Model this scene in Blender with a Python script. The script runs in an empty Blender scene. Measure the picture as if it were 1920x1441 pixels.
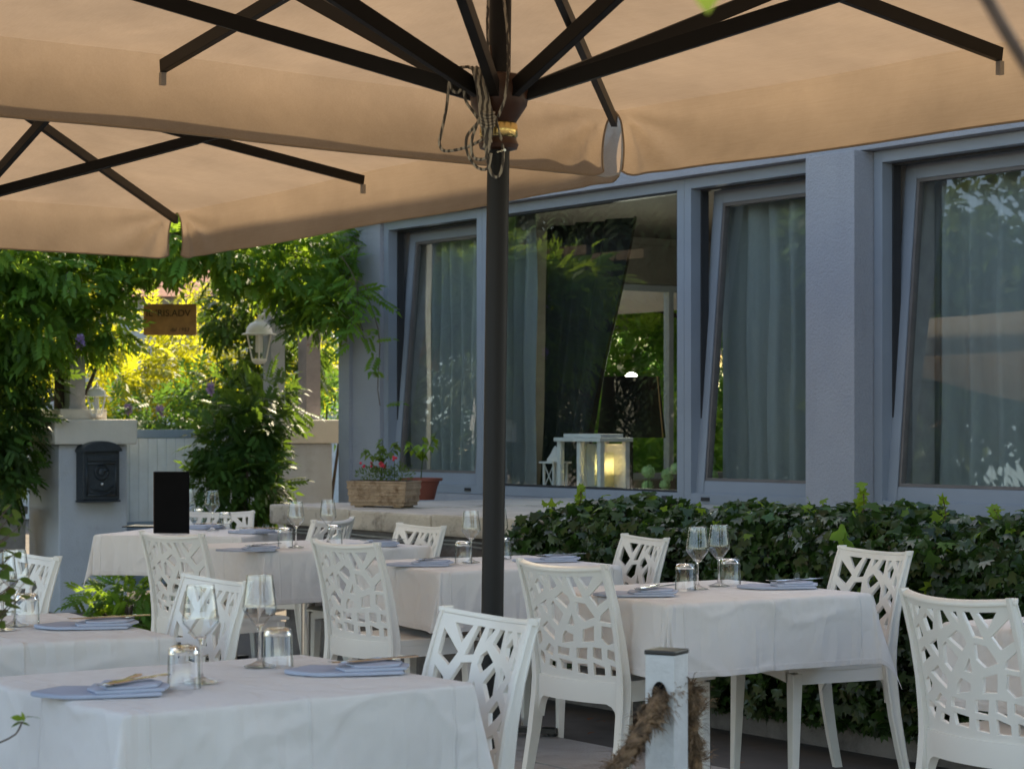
import bpy, math, random
import numpy as np
from mathutils import Vector, Matrix, Euler, noise as mnoise
R = math.radians
PI = math.pi
random.seed(7)
rng = np.random.default_rng(11)
sc = bpy.context.scene
col = sc.collection

# ------------------------------------------------------------------ camera, light, exposure
CAM_H = 1.33
FPX = 4000.0                       # focal length in photo pixels (photo 1920 wide)
cam = bpy.data.cameras.new('camera')
cam.sensor_width = 36.0
cam.lens = FPX / 1920 * 36.0
cam.shift_y = 79.5 / 1920
cam.clip_start = 0.05
cam.clip_end = 400
cam.dof.use_dof = True
cam.dof.focus_distance = 7.6
cam.dof.aperture_fstop = 8.0
camo = bpy.data.objects.new('camera', cam)
col.objects.link(camo)
camo.location = (0, 0, CAM_H)
camo.rotation_euler = (R(90), 0, 0)
sc.camera = camo

SUN_EL, SUN_AZ = 40.0, 14.0        # azimuth from +Y towards +X
w = bpy.data.worlds.new('World'); sc.world = w; w.use_nodes = True
nt = w.node_tree
sky = nt.nodes.new('ShaderNodeTexSky'); sky.sky_type = 'NISHITA'; sky.sun_disc = False
sky.sun_elevation = R(SUN_EL); sky.sun_rotation = R(SUN_AZ)
sky.air_density = 1.0; sky.dust_density = 1.5
bg = nt.nodes['Background']; bg.inputs['Strength'].default_value = 0.15
nt.links.new(sky.outputs[0], bg.inputs['Color'])
sl = bpy.data.lights.new('sun', 'SUN'); sl.energy = 3.5; sl.angle = R(0.5); sl.color = (1.0, 0.9, 0.74)
so = bpy.data.objects.new('sun', sl); col.objects.link(so)
sd = Vector((math.sin(R(SUN_AZ)) * math.cos(R(SUN_EL)), math.cos(R(SUN_AZ)) * math.cos(R(SUN_EL)), math.sin(R(SUN_EL))))
so.rotation_euler = sd.to_track_quat('Z', 'Y').to_euler()
so.location = sd * 40
vs = sc.view_settings
vs.view_transform = 'Standard'; vs.look = 'None'; vs.exposure = 1.68; vs.gamma = 1.0; vs.use_curve_mapping = False
vs.use_white_balance = True; vs.white_balance_temperature = 7650; vs.white_balance_tint = 8
cy = sc.cycles
cy.use_denoising = True
cy.max_bounces = 12; cy.diffuse_bounces = 4; cy.glossy_bounces = 6; cy.transmission_bounces = 12; cy.transparent_max_bounces = 24
cy.sample_clamp_indirect = 6.0
cy.caustics_reflective = False; cy.caustics_refractive = False

# ------------------------------------------------------------------ helpers
def at(px, py, z):
    """point of the horizontal plane z that the photo shows at pixel (px, py)"""
    Y = (CAM_H - z) * FPX / (py - 800.0)
    return Vector(((px - 960.0) / FPX * Y, Y, z))
def atY(px, py, Y):
    return Vector(((px - 960.0) / FPX * Y, Y, CAM_H + (800.0 - py) / FPX * Y))

def setp(o, label=None, cat=None, group=None, kind=None):
    if label: o['label'] = label
    if cat: o['category'] = cat
    if group: o['group'] = group
    if kind: o['kind'] = kind
    return o
def empty(name, loc=(0, 0, 0), rz=0.0, label=None, cat=None, group=None, kind=None):
    o = bpy.data.objects.new(name, None); col.objects.link(o)
    o.empty_display_size = 0.1
    o.location = loc; o.rotation_euler = (0, 0, rz)
    return setp(o, label, cat, group, kind)
def link(name, me, parent=None):
    o = bpy.data.objects.new(name, me); col.objects.link(o)
    if parent is not None: o.parent = parent
    return o
def copy_tree(o, parent=None):
    c = o.copy(); col.objects.link(c)
    if parent is not None: c.parent = parent
    for ch in list(o.children): copy_tree(ch, c)
    return c

class MB:
    def __init__(s): s.v = []; s.f = []
    def add(s, vs_, fs_):
        k = len(s.v); s.v += [tuple(p) for p in vs_]; s.f += [tuple(i + k for i in f) for f in fs_]; return s
    def box(s, c, d, rz=0.0, M=None):
        hx, hy, hz = d[0] / 2, d[1] / 2, d[2] / 2
        P = []
        cr, sr = math.cos(rz), math.sin(rz)
        for z in (-hz, hz):
            for x, y in ((-hx, -hy), (hx, -hy), (hx, hy), (-hx, hy)):
                p = Vector((x * cr - y * sr + c[0], x * sr + y * cr + c[1], z + c[2]))
                P.append(M @ p if M else p)
        return s.add(P, [(3, 2, 1, 0), (4, 5, 6, 7), (0, 1, 5, 4), (1, 2, 6, 5), (2, 3, 7, 6), (3, 0, 4, 7)])
    def span(s, a, b):
        return s.box([(a[i] + b[i]) / 2 for i in range(3)], [abs(b[i] - a[i]) for i in range(3)])
    def frustum(s, c, z0, z1, w0, d0, w1, d1, sh=(0, 0)):
        P = []
        for z, ww, dd, q in ((z0, w0, d0, (0, 0)), (z1, w1, d1, sh)):
            for x, y in ((-1, -1), (1, -1), (1, 1), (-1, 1)):
                P.append((c[0] + x * ww / 2 + q[0], c[1] + y * dd / 2 + q[1], z))
        return s.add(P, [(3, 2, 1, 0), (4, 5, 6, 7), (0, 1, 5, 4), (1, 2, 6, 5), (2, 3, 7, 6), (3, 0, 4, 7)])
    def beam(s, a, b, w_, h_, up=(0, 0, 1)):
        a = Vector(a); b = Vector(b); d = (b - a).normalized()
        x = d.cross(Vector(up)).normalized() * w_ / 2; y = d.cross(x).normalized() * h_ / 2
        P = [p + q for p in (a, b) for q in (-x - y, x - y, x + y, -x + y)]
        return s.add(P, [(3, 2, 1, 0), (4, 5, 6, 7), (0, 1, 5, 4), (1, 2, 6, 5), (2, 3, 7, 6), (3, 0, 4, 7)])
    def tube(s, pts, r, n=8, cap=True):
        pts = [Vector(p) for p in pts]; m = len(pts)
        rr = r if hasattr(r, '__len__') else [r] * m
        P = []; x = None
        for i, p in enumerate(pts):
            t = (pts[min(i + 1, m - 1)] - pts[max(i - 1, 0)])
            if t.length < 1e-9: t = Vector((0, 0, 1))
            t.normalize()
            if x is None: x = t.orthogonal().normalized()
            else:
                x = (x - t * x.dot(t))
                x = x.normalized() if x.length > 1e-6 else t.orthogonal().normalized()
            y = t.cross(x)
            for k in range(n):
                an = 2 * PI * k / n
                P.append(p + (x * math.cos(an) + y * math.sin(an)) * rr[i])
        Fs = []
        for i in range(m - 1):
            for k in range(n):
                k2 = (k + 1) % n
                Fs.append((i * n + k, i * n + k2, (i + 1) * n + k2, (i + 1) * n + k))
        if cap: Fs.append(tuple(range(n - 1, -1, -1))); Fs.append(tuple((m - 1) * n + k for k in range(n)))
        return s.add(P, Fs)
    def lathe(s, prof, n=24, c=(0, 0, 0), closed=False):
        P = []; Fs = []; m = len(prof)
        for r, z in prof:
            for k in range(n):
                an = 2 * PI * k / n; P.append((c[0] + r * math.cos(an), c[1] + r * math.sin(an), c[2] + z))
        for i in range(m if closed else m - 1):
            j = (i + 1) % m
            for k in range(n):
                k2 = (k + 1) % n; Fs.append((i * n + k, i * n + k2, j * n + k2, j * n + k))
        return s.add(P, Fs)
    def sphere(s, c, r, n=12, m=8, sq=(1, 1, 1)):
        prof = [(max(1e-4, math.sin(PI * i / m)), -math.cos(PI * i / m)) for i in range(m + 1)]
        k = len(s.v); s.lathe(prof, n)
        for i in range(k, len(s.v)):
            x, y, z = s.v[i]; s.v[i] = (c[0] + x * r * sq[0], c[1] + y * r * sq[1], c[2] + z * r * sq[2])
        return s
    def mesh(s, name, mat_, smooth=False, bevel=0.0, auto=None):
        me = bpy.data.meshes.new(name); me.from_pydata(s.v, [], s.f)
        if bevel:
            import bmesh
            bm = bmesh.new(); bm.from_mesh(me)
            bmesh.ops.remove_doubles(bm, verts=bm.verts, dist=1e-6)
            eds = [e for e in bm.edges if len(e.link_faces) == 2 and e.calc_face_angle(0) > 0.5]
            bmesh.ops.bevel(bm, geom=eds, offset=bevel, segments=2, affect='EDGES', profile=0.6)
            bm.to_mesh(me); bm.free()
        if mat_: me.materials.append(mat_)
        if smooth: me.shade_smooth()
        if auto is not None:
            me.shade_smooth(); me.set_sharp_from_angle(angle=R(auto))
        return me
    def build(s, name, mat_, parent=None, smooth=False, bevel=0.0, auto=None):
        return link(name, s.mesh(name, mat_, smooth, bevel, auto), parent)

# ------------------------------------------------------------------ materials
def newmat(name):
    m = bpy.data.materials.new(name); m.use_nodes = True
    t = m.node_tree; b = t.nodes['Principled BSDF']
    return m, t, b
def C4(c): return (c[0], c[1], c[2], 1.0)
def ramp(t, fac, stops):
    r = t.nodes.new('ShaderNodeValToRGB')
    el = r.color_ramp.elements
    el[0].position = stops[0][0]; el[0].color = C4(stops[0][1])
    el[1].position = stops[-1][0]; el[1].color = C4(stops[-1][1])
    for p, c in stops[1:-1]:
        e = el.new(p); e.color = C4(c)
    t.links.new(fac, r.inputs[0]); return r.outputs[0]
def coords(t, scale=(1, 1, 1), kind='Object'):
    tc = t.nodes.new('ShaderNodeTexCoord'); mp = t.nodes.new('ShaderNodeMapping')
    mp.inputs['Scale'].default_value = scale
    t.links.new(tc.outputs[kind], mp.inputs[0]); return mp.outputs[0]
def noise(t, vec, scale, detail=4.0, rough=0.55):
    n_ = t.nodes.new('ShaderNodeTexNoise'); n_.inputs['Scale'].default_value = scale
    n_.inputs['Detail'].default_value = detail; n_.inputs['Roughness'].default_value = rough
    t.links.new(vec, n_.inputs['Vector']); return n_.outputs[0]
def mixc(t, fac, a, b, mode='MIX'):
    m = t.nodes.new('ShaderNodeMix'); m.data_type = 'RGBA'; m.blend_type = mode
    for sck, val in ((0, fac), (6, a), (7, b)):
        if isinstance(val, (int, float)): m.inputs[sck].default_value = val
        elif isinstance(val, tuple): m.inputs[sck].default_value = C4(val)
        else: t.links.new(val, m.inputs[sck])
    return m.outputs[2]
def bump(t, h, dist, strength, to):
    b = t.nodes.new('ShaderNodeBump'); b.inputs['Distance'].default_value = dist; b.inputs['Strength'].default_value = strength
    t.links.new(h, b.inputs['Height'])
    for s_ in to: t.links.new(b.outputs[0], s_)
    return b
def simple(name, c, rough=0.5, metal=0.0, var=0.12, nscale=9.0, bmp=0.0, bscale=60.0, dark=None, dscale=2.5, dpos=(0.55, 0.75), spec=0.5):
    m, t, b = newmat(name)
    v = coords(t)
    n_ = noise(t, v, nscale)
    c1 = tuple(x * (1 - var) for x in c); c2 = tuple(min(1, x * (1 + var)) for x in c)
    out = ramp(t, n_, [(0.3, c1), (0.7, c2)])
    if dark:
        d = noise(t, v, dscale, 8, 0.7)
        f = t.nodes.new('ShaderNodeMapRange'); f.inputs[1].default_value = dpos[0]; f.inputs[2].default_value = dpos[1]
        t.links.new(d, f.inputs[0])
        out = mixc(t, f.outputs[0], out, dark)
    t.links.new(out, b.inputs['Base Color'])
    b.inputs['Roughness'].default_value = rough; b.inputs['Metallic'].default_value = metal
    b.inputs['Specular IOR Level'].default_value = spec
    if bmp: bump(t, noise(t, v, bscale, 5), 0.01, bmp, [b.inputs['Normal']])
    return m

def leafmat(name, c_dark, c_light, trans, rough=0.5, tw=0.45, spec=0.2):
    """two-sided leaf: diffuse/gloss plus light let through; per-leaf tone from the mesh attribute"""
    m, t, b = newmat(name)
    a = t.nodes.new('ShaderNodeAttribute'); a.attribute_name = 'tone'
    base = ramp(t, a.outputs['Fac'], [(0.0, c_dark), (0.75, c_light), (1.0, tuple(min(1, x * 1.5) for x in c_light))])
    t.links.new(base, b.inputs['Base Color'])
    b.inputs['Roughness'].default_value = rough; b.inputs['Specular IOR Level'].default_value = spec
    tr = t.nodes.new('ShaderNodeBsdfTranslucent')
    t.links.new(mixc(t, 0.25, trans, base), tr.inputs['Color'])
    mx = t.nodes.new('ShaderNodeMixShader'); mx.inputs[0].default_value = tw
    t.links.new(b.outputs[0], mx.inputs[1]); t.links.new(tr.outputs[0], mx.inputs[2])
    t.links.new(mx.outputs[0], t.nodes['Material Output'].inputs['Surface'])
    return m

M = {}
def stucco():
    m, t, b = newmat('grey_blue_stucco')
    v = coords(t)
    base = ramp(t, noise(t, v, 2.2, 6, 0.6), [(0.3, (0.315, 0.325, 0.365)), (0.7, (0.365, 0.37, 0.405))])
    gr_ = noise(t, v, 140, 3)
    base = mixc(t, ramp(t, gr_, [(0.35, (0.35, 0.35, 0.35)), (0.6, (0, 0, 0))]), base, (0.25, 0.255, 0.28))
    st = noise(t, coords(t, (5, 5, 0.6)), 1.2, 6, 0.65)            # rain streaks
    base = mixc(t, ramp(t, st, [(0.55, (0, 0, 0)), (0.85, (0.3, 0.3, 0.3))]), base, (0.22, 0.215, 0.22))
    t.links.new(base, b.inputs['Base Color']); b.inputs['Roughness'].default_value = 0.9
    b.inputs['Specular IOR Level'].default_value = 0.2
    bump(t, noise(t, v, 75, 5, 0.65), 0.012, 0.8, [b.inputs['Normal']])
    return m
M['plaster_blue'] = stucco()
M['plaster_pillar'] = simple('pillar_plaster', (0.50, 0.53, 0.57), 0.9, var=0.08, nscale=4, bmp=0.6, bscale=80, dark=(0.24, 0.23, 0.22), dscale=2.2, dpos=(0.55, 0.9))
M['cap_white'] = simple('weathered_white_stone', (0.66, 0.61, 0.54), 0.85, var=0.07, nscale=5, bmp=0.5, bscale=50, dark=(0.22, 0.18, 0.14), dscale=6, dpos=(0.62, 0.78))
M['frame'] = simple('grey_lacquered_window_frame', (0.235, 0.265, 0.31), 0.45, var=0.06, nscale=3)
M['frame_dark'] = simple('dark_seal', (0.02, 0.02, 0.022), 0.6)
M['wood_strip'] = simple('glazing_bead', (0.13, 0.115, 0.11), 0.5)
M['room'] = simple('room_wall', (0.11, 0.105, 0.095), 0.9)
M['room_floor'] = simple('room_floor_tile', (0.13, 0.09, 0.06), 0.35)
M['stone'] = simple('ledge_stone', (0.50, 0.45, 0.38), 0.9, var=0.12, nscale=6, bmp=0.8, bscale=40, dark=(0.13, 0.11, 0.09), dscale=5, dpos=(0.56, 0.72))
M['ledgewall'] = simple('ledge_wall_plaster', (0.20, 0.18, 0.17), 0.95, var=0.2, nscale=4, bmp=1.0, bscale=25, dark=(0.07, 0.06, 0.055), dscale=3, dpos=(0.45, 0.7))
M['slab'] = simple('paving_slab', (0.33, 0.32, 0.305), 0.8, var=0.14, nscale=5, bmp=0.6, bscale=90, dark=(0.13, 0.12, 0.11), dscale=3)
M['ground'] = simple('ground_earth', (0.12, 0.10, 0.08), 0.95, var=0.3, nscale=2, bmp=0.6, bscale=20)
M['oldwall'] = simple('old_stone_wall', (0.26, 0.24, 0.22), 0.95, var=0.25, nscale=8, bmp=1.2, bscale=30, dark=(0.08, 0.08, 0.06), dscale=4, dpos=(0.5, 0.7))
M['alu'] = simple('dark_anodised_rib', (0.007, 0.0065, 0.006), 0.5, metal=0.0, spec=0.25, var=0.1)
M['pole'] = simple('umbrella_pole', (0.008, 0.0075, 0.008), 0.5, metal=0.0, spec=0.3, var=0.1)
M['hubwood'] = simple('hub_wood', (0.055, 0.020, 0.009), 0.4, var=0.3, nscale=20)
M['brass'] = simple('brass', (0.75, 0.55, 0.22), 0.22, metal=1.0)
M['steel'] = simple('polished_steel', (0.62, 0.61, 0.60), 0.22, metal=1.0, var=0.04)
M['black'] = simple('matt_black', (0.004, 0.004, 0.0045), 0.85, var=0.2, spec=0.1)
M['blackmetal'] = simple('black_metal', (0.015, 0.015, 0.015), 0.4)
M['chair'] = simple('white_moulded_plastic', (0.80, 0.78, 0.74), 0.34, var=0.02, nscale=2, bmp=0.05, bscale=300)
M['mailbox'] = simple('cast_mailbox', (0.022, 0.030, 0.038), 0.45, var=0.2, nscale=30, bmp=0.3, bscale=90)
M['silver'] = simple('silver_lock', (0.7, 0.7, 0.72), 0.25, metal=1.0)
M['gate'] = simple('gate_board_paint', (0.72, 0.80, 0.86), 0.6, var=0.08, nscale=7, bmp=0.2, bscale=40)
M['gateblue'] = simple('gate_rail_paint', (0.24, 0.33, 0.44), 0.55, var=0.08)
M['post_paint'] = simple('pergola_post_paint', (0.33, 0.35, 0.40), 0.7, var=0.12, nscale=8, bmp=0.3, bscale=50)
M['post_worn'] = simple('worn_post_paint', (0.30, 0.27, 0.29), 0.8, var=0.15, nscale=8, bmp=0.5, bscale=40, dark=(0.16, 0.03, 0.02), dscale=4, dpos=(0.58, 0.66))
M['signwood'] = simple('sign_wood', (0.42, 0.20, 0.065), 0.7, var=0.25, nscale=12)
M['ink'] = simple('painted_letter', (0.03, 0.018, 0.01), 0.8)
M['lampwhite'] = simple('lantern_white_metal', (0.72, 0.70, 0.68), 0.5, var=0.06)
M['bark'] = simple('bark', (0.07, 0.05, 0.035), 0.95, var=0.3, nscale=30, bmp=1.0, bscale=60)
M['twig'] = simple('twig', (0.10, 0.065, 0.045), 0.8, var=0.3, nscale=40)
M['terracotta'] = simple('terracotta_plastic', (0.20, 0.055, 0.035), 0.6, var=0.12)
M['trough'] = simple('cast_stone_trough', (0.38, 0.28, 0.19), 0.95, var=0.2, nscale=25, bmp=1.0, bscale=120, dark=(0.15, 0.09, 0.05), dscale=14, dpos=(0.5, 0.68))
M['soil'] = simple('soil', (0.05, 0.035, 0.025), 0.95, var=0.4, nscale=40, bmp=1, bscale=80)
M['cable'] = simple('grey_cable', (0.35, 0.34, 0.32), 0.6)
M['post_alu'] = simple('galvanised_post', (0.55, 0.56, 0.57), 0.5, metal=0.15, var=0.1, nscale=15, bmp=0.15, bscale=100, dark=(0.35, 0.35, 0.35), dscale=8, dpos=(0.55, 0.85))
M['hemp'] = simple('old_hemp_rope', (0.24, 0.15, 0.085), 0.95, var=0.6, nscale=45, bmp=1.0, bscale=200)
M['whitehouse'] = simple('far_house_plaster', (0.60, 0.62, 0.66), 0.9)
M['tile'] = simple('roof_tile', (0.30, 0.13, 0.08), 0.9, var=0.3, nscale=20)
M['shade'] = simple('black_lamp_shade', (0.012, 0.011, 0.010), 0.8)
M['litedge'] = simple('orange_lit_edge', (0.75, 0.42, 0.18), 0.6)
M['candle'] = simple('candle_wax', (0.8, 0.76, 0.62), 0.5)
M['flowerball'] = simple('green_flower_ball', (0.42, 0.60, 0.26), 0.9, var=0.25, nscale=60, bmp=1.0, bscale=90)
M['redflower'] = simple('red_petals', (0.55, 0.03, 0.06), 0.6)
M['lilac'] = simple('lilac_petals', (0.42, 0.30, 0.58), 0.7, var=0.2, nscale=30)
M['bead'] = simple('bright_lock', (0.8, 0.8, 0.8), 0.3, metal=1.0)
M['paper'] = simple('menu_page', (0.62, 0.56, 0.42), 0.8)

# tablecloth: fine weave, ironed creases, soft wrinkles
def clothmat():
    m, t, b = newmat('cotton_tablecloth')
    v = coords(t)
    base = ramp(t, noise(t, v, 3.0, 3), [(0.3, (0.80, 0.775, 0.76)), (0.7, (0.85, 0.825, 0.81))])
    t.links.new(base, b.inputs['Base Color']); b.inputs['Roughness'].default_value = 0.85
    b.inputs['Specular IOR Level'].default_value = 0.25
    b.inputs['Sheen Weight'].default_value = 0.15
    wv = noise(t, coords(t, (1, 1, 1)), 420, 2)
    wr = noise(t, coords(t, (1, 1, 1)), 5.5, 3, 0.5)
    add = t.nodes.new('ShaderNodeMath'); add.operation = 'MULTIPLY_ADD'
    add.inputs[1].default_value = 0.03; t.links.new(wv, add.inputs[0]); t.links.new(wr, add.inputs[2])
    sep = t.nodes.new('ShaderNodeSeparateXYZ'); t.links.new(v, sep.inputs[0])
    tot = add.outputs[0]
    for ax in (0, 1):                  # ironed fold lines
        pp_ = t.nodes.new('ShaderNodeMath'); pp_.operation = 'PINGPONG'; pp_.inputs[1].default_value = 0.19; t.links.new(sep.outputs[ax], pp_.inputs[0])
        mr = t.nodes.new('ShaderNodeMapRange'); mr.inputs[1].default_value = 0.0; mr.inputs[2].default_value = 0.006; mr.inputs[3].default_value = 0.12; mr.inputs[4].default_value = 0.0
        mr.interpolation_type = 'SMOOTHSTEP'; t.links.new(pp_.outputs[0], mr.inputs[0])
        ad = t.nodes.new('ShaderNodeMath'); ad.operation = 'ADD'; t.links.new(tot, ad.inputs[0]); t.links.new(mr.outputs[0], ad.inputs[1]); tot = ad.outputs[0]
    ha = t.nodes.new('ShaderNodeAttribute'); ha.attribute_name = 'hem'                  # turned and stitched hem
    hm = ramp(t, ha.outputs['Fac'], [(0.0, (1, 1, 1)), (0.0195, (1, 1, 1)), (0.0215, (0.3, 0.3, 0.3)), (0.025, (0, 0, 0))])
    ad = t.nodes.new('ShaderNodeMath'); ad.operation = 'MULTIPLY_ADD'; ad.inputs[1].default_value = 0.09; t.links.new(hm, ad.inputs[0]); t.links.new(tot, ad.inputs[2]); tot = ad.outputs[0]
    t.links.new(mixc(t, mixc(t, 0.75, hm, (0, 0, 0)), base, (0.62, 0.59, 0.57)), b.inputs['Base Color'])
    w2 = noise(t, coords(t, (3.0, 2.0, 1.0)), 2.2, 2, 0.4)
    rg = t.nodes.new('ShaderNodeMath'); rg.operation = 'PINGPONG'; rg.inputs[1].default_value = 0.09; t.links.new(w2, rg.inputs[0])
    ad = t.nodes.new('ShaderNodeMath'); ad.operation = 'MULTIPLY_ADD'; ad.inputs[1].default_value = 2.2; t.links.new(rg.outputs[0], ad.inputs[0]); t.links.new(tot, ad.inputs[2]); tot = ad.outputs[0]
    bump(t, tot, 0.026, 0.75, [b.inputs['Normal']])
    tr = t.nodes.new('ShaderNodeBsdfTranslucent'); tr.inputs['Color'].default_value = (0.75, 0.68, 0.62, 1)
    mx = t.nodes.new('ShaderNodeMixShader'); mx.inputs[0].default_value = 0.16
    t.links.new(b.outputs[0], mx.inputs[1]); t.links.new(tr.outputs[0], mx.inputs[2])
    t.links.new(mx.outputs[0], t.nodes['Material Output'].inputs['Surface'])
    return m
M['cloth'] = clothmat()
def napmat():
    m, t, b = newmat('light_blue_napkin')
    v = coords(t)
    t.links.new(ramp(t, noise(t, v, 12, 3), [(0.3, (0.37, 0.42, 0.53)), (0.7, (0.42, 0.47, 0.58))]), b.inputs['Base Color'])
    b.inputs['Roughness'].default_value = 0.9; b.inputs['Specular IOR Level'].default_value = 0.2
    bump(t, noise(t, v, 30, 3), 0.006, 0.4, [b.inputs['Normal']])
    return m
M['napkin'] = napmat()
def canopymat(name='canopy_fabric', ref=(0.50, 0.44, 0.37), trn=(0.275, 0.195, 0.132), tw=0.45):
    m, t, b = newmat(name)
    tr0 = t.nodes.new('ShaderNodeBsdfTranslucent')
    v = coords(t)
    weave = noise(t, coords(t, (1, 30, 30)), 6, 4)
    stain = ramp(t, noise(t, v, 1.3, 9, 0.7), [(0.35, (0, 0, 0)), (0.68, (1, 1, 1))])
    c = mixc(t, stain, ref, tuple(x * 0.80 for x in ref))
    c = mixc(t, 0.12, c, weave)
    t.links.new(c, b.inputs['Base Color']); b.inputs['Roughness'].default_value = 0.9
    b.inputs['Specular IOR Level'].default_value = 0.15
    bump(t, noise(t, coords(t, (1, 1, 1)), 3, 5, 0.55), 0.03, 0.28, [b.inputs['Normal'], tr0.inputs['Normal']])
    tr = tr0
    t.links.new(mixc(t, stain, trn, tuple(x * 0.72 for x in trn)), tr.inputs['Color'])
    mx = t.nodes.new('ShaderNodeMixShader'); mx.inputs[0].default_value = tw
    t.links.new(b.outputs[0], mx.inputs[1]); t.links.new(tr.outputs[0], mx.inputs[2])
    t.links.new(mx.outputs[0], t.nodes['Material Output'].inputs['Surface'])
    return m
M['canopy'] = canopymat()
M['trim'] = simple('canopy_binding', (0.33, 0.27, 0.20), 0.9)
def curtainmat(name, c, tw):
    m, t, b = newmat(name)
    t.links.new(ramp(t, noise(t, coords(t, (6, 6, 0.6)), 3), [(0.3, tuple(x * 0.85 for x in c)), (0.7, c)]), b.inputs['Base Color'])
    b.inputs['Roughness'].default_value = 0.9
    tr = t.nodes.new('ShaderNodeBsdfTranslucent'); tr.inputs['Color'].default_value = C4(c)
    mx = t.nodes.new('ShaderNodeMixShader'); mx.inputs[0].default_value = tw
    t.links.new(b.outputs[0], mx.inputs[1]); t.links.new(tr.outputs[0], mx.inputs[2])
    t.links.new(mx.outputs[0], t.nodes['Material Output'].inputs['Surface'])
    return m
M['curtain'] = curtainmat('grey_green_curtain', (0.42, 0.455, 0.46), 0.35)
M['reflection_dark'] = curtainmat('dark_reflection_sheet', (0.018, 0.018, 0.02), 0.05)
def thin_glass(name, tint, gain, base, gcol=(0.95, 0.98, 1, 1), wobble=0.0, edge=None):
    """thin pane: mirror part by Fresnel on the face turned to the viewer, the rest passes straight through"""
    m, t, b = newmat(name); t.nodes.remove(b)
    fr = t.nodes.new('ShaderNodeFresnel'); fr.inputs['IOR'].default_value = 1.5
    ge = t.nodes.new('ShaderNodeNewGeometry')
    inv = t.nodes.new('ShaderNodeMath'); inv.operation = 'SUBTRACT'; inv.inputs[0].default_value = 1.0; t.links.new(ge.outputs['Backfacing'], inv.inputs[1])
    mp = t.nodes.new('ShaderNodeMath'); mp.operation = 'MULTIPLY_ADD'; mp.inputs[1].default_value = gain; mp.inputs[2].default_value = base
    t.links.new(fr.outputs[0], mp.inputs[0])
    mu = t.nodes.new('ShaderNodeMath'); mu.operation = 'MULTIPLY'; mu.use_clamp = True
    t.links.new(mp.outputs[0], mu.inputs[0]); t.links.new(inv.outputs[0], mu.inputs[1])
    g = t.nodes.new('ShaderNodeBsdfGlossy'); g.inputs['Roughness'].default_value = 0.0; g.inputs['Color'].default_value = gcol
    tp = t.nodes.new('ShaderNodeBsdfTransparent'); tp.inputs['Color'].default_value = C4(tint)
    if edge:                           # longer way through the wall where it is seen edge-on
        lw = t.nodes.new('ShaderNodeLayerWeight'); lw.inputs['Blend'].default_value = 0.5
        pw = t.nodes.new('ShaderNodeMath'); pw.operation = 'POWER'; pw.inputs[1].default_value = 4.0; t.links.new(lw.outputs['Facing'], pw.inputs[0])
        t.links.new(mixc(t, pw.outputs[0], tint, edge), tp.inputs['Color'])
    if wobble: bump(t, noise(t, coords(t), 1.2, 1), 0.002, wobble, [g.inputs['Normal']])
    mx = t.nodes.new('ShaderNodeMixShader')
    t.links.new(mu.outputs[0], mx.inputs[0]); t.links.new(tp.outputs[0], mx.inputs[1]); t.links.new(g.outputs[0], mx.inputs[2])
    t.links.new(mx.outputs[0], t.nodes['Material Output'].inputs['Surface'])
    return m
M['pane'] = thin_glass('window_glass', (0.93, 0.96, 0.955), 1.8, 0.01, wobble=0.25)
M['glass'] = thin_glass('clear_drinking_glass', (0.985, 0.99, 0.988), 1.7, 0.01, edge=(0.45, 0.47, 0.47))
def solidglass():
    m, t, b = newmat('thick_glass')
    b.inputs['Base Color'].default_value = (0.98, 0.99, 0.985, 1); b.inputs['Roughness'].default_value = 0.0
    b.inputs['Transmission Weight'].default_value = 1.0; b.inputs['IOR'].default_value = 1.45
    tp = t.nodes.new('ShaderNodeBsdfTransparent'); mx = t.nodes.new('ShaderNodeMixShader'); mx.inputs[0].default_value = 0.55
    t.links.new(tp.outputs[0], mx.inputs[1]); t.links.new(b.outputs[0], mx.inputs[2])
    t.links.new(mx.outputs[0], t.nodes['Material Output'].inputs['Surface'])
    return m
M['solidglass'] = solidglass()
def cordmat():
    m, t, b = newmat('flecked_cord')
    wv = t.nodes.new('ShaderNodeTexWave'); wv.inputs['Scale'].default_value = 22; wv.inputs['Distortion'].default_value = 6
    t.links.new(coords(t), wv.inputs['Vector'])
    t.links.new(ramp(t, wv.outputs[0], [(0.45, (0.09, 0.08, 0.07)), (0.55, (0.42, 0.38, 0.31))]), b.inputs['Base Color'])
    b.inputs['Roughness'].default_value = 0.9
    return m
M['cord'] = cordmat()
def emis(name, c, s):
    m, t, b = newmat(name)
    b.inputs['Base Color'].default_value = C4(c); b.inputs['Emission Color'].default_value = C4(c); b.inputs['Emission Strength'].default_value = s
    return m
M['bulb'] = emis('lit_bulb', (0.95, 1.0, 0.95), 12.0)
M['bulbwarm'] = emis('lit_warm_bulb', (1.0, 0.62, 0.25), 6.0)

M['wisteria'] = leafmat('wisteria_leaf', (0.022, 0.060, 0.014), (0.08, 0.18, 0.03), (0.44, 0.64, 0.06), tw=0.46)
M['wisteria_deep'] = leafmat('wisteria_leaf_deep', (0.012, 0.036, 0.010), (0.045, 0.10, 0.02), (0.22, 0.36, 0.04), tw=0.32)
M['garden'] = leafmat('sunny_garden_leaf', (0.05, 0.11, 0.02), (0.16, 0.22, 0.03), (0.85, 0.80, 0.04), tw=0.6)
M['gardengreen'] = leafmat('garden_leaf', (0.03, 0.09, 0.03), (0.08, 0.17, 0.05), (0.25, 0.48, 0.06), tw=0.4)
M['freshgreen'] = leafmat('fresh_green_leaf', (0.05, 0.14, 0.03), (0.12, 0.26, 0.05), (0.45, 0.80, 0.12), tw=0.6)
M['hedge'] = leafmat('hedge_leaf', (0.009, 0.026, 0.007), (0.032, 0.078, 0.016), (0.10, 0.20, 0.03), rough=0.32, tw=0.2, spec=0.5)
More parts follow.
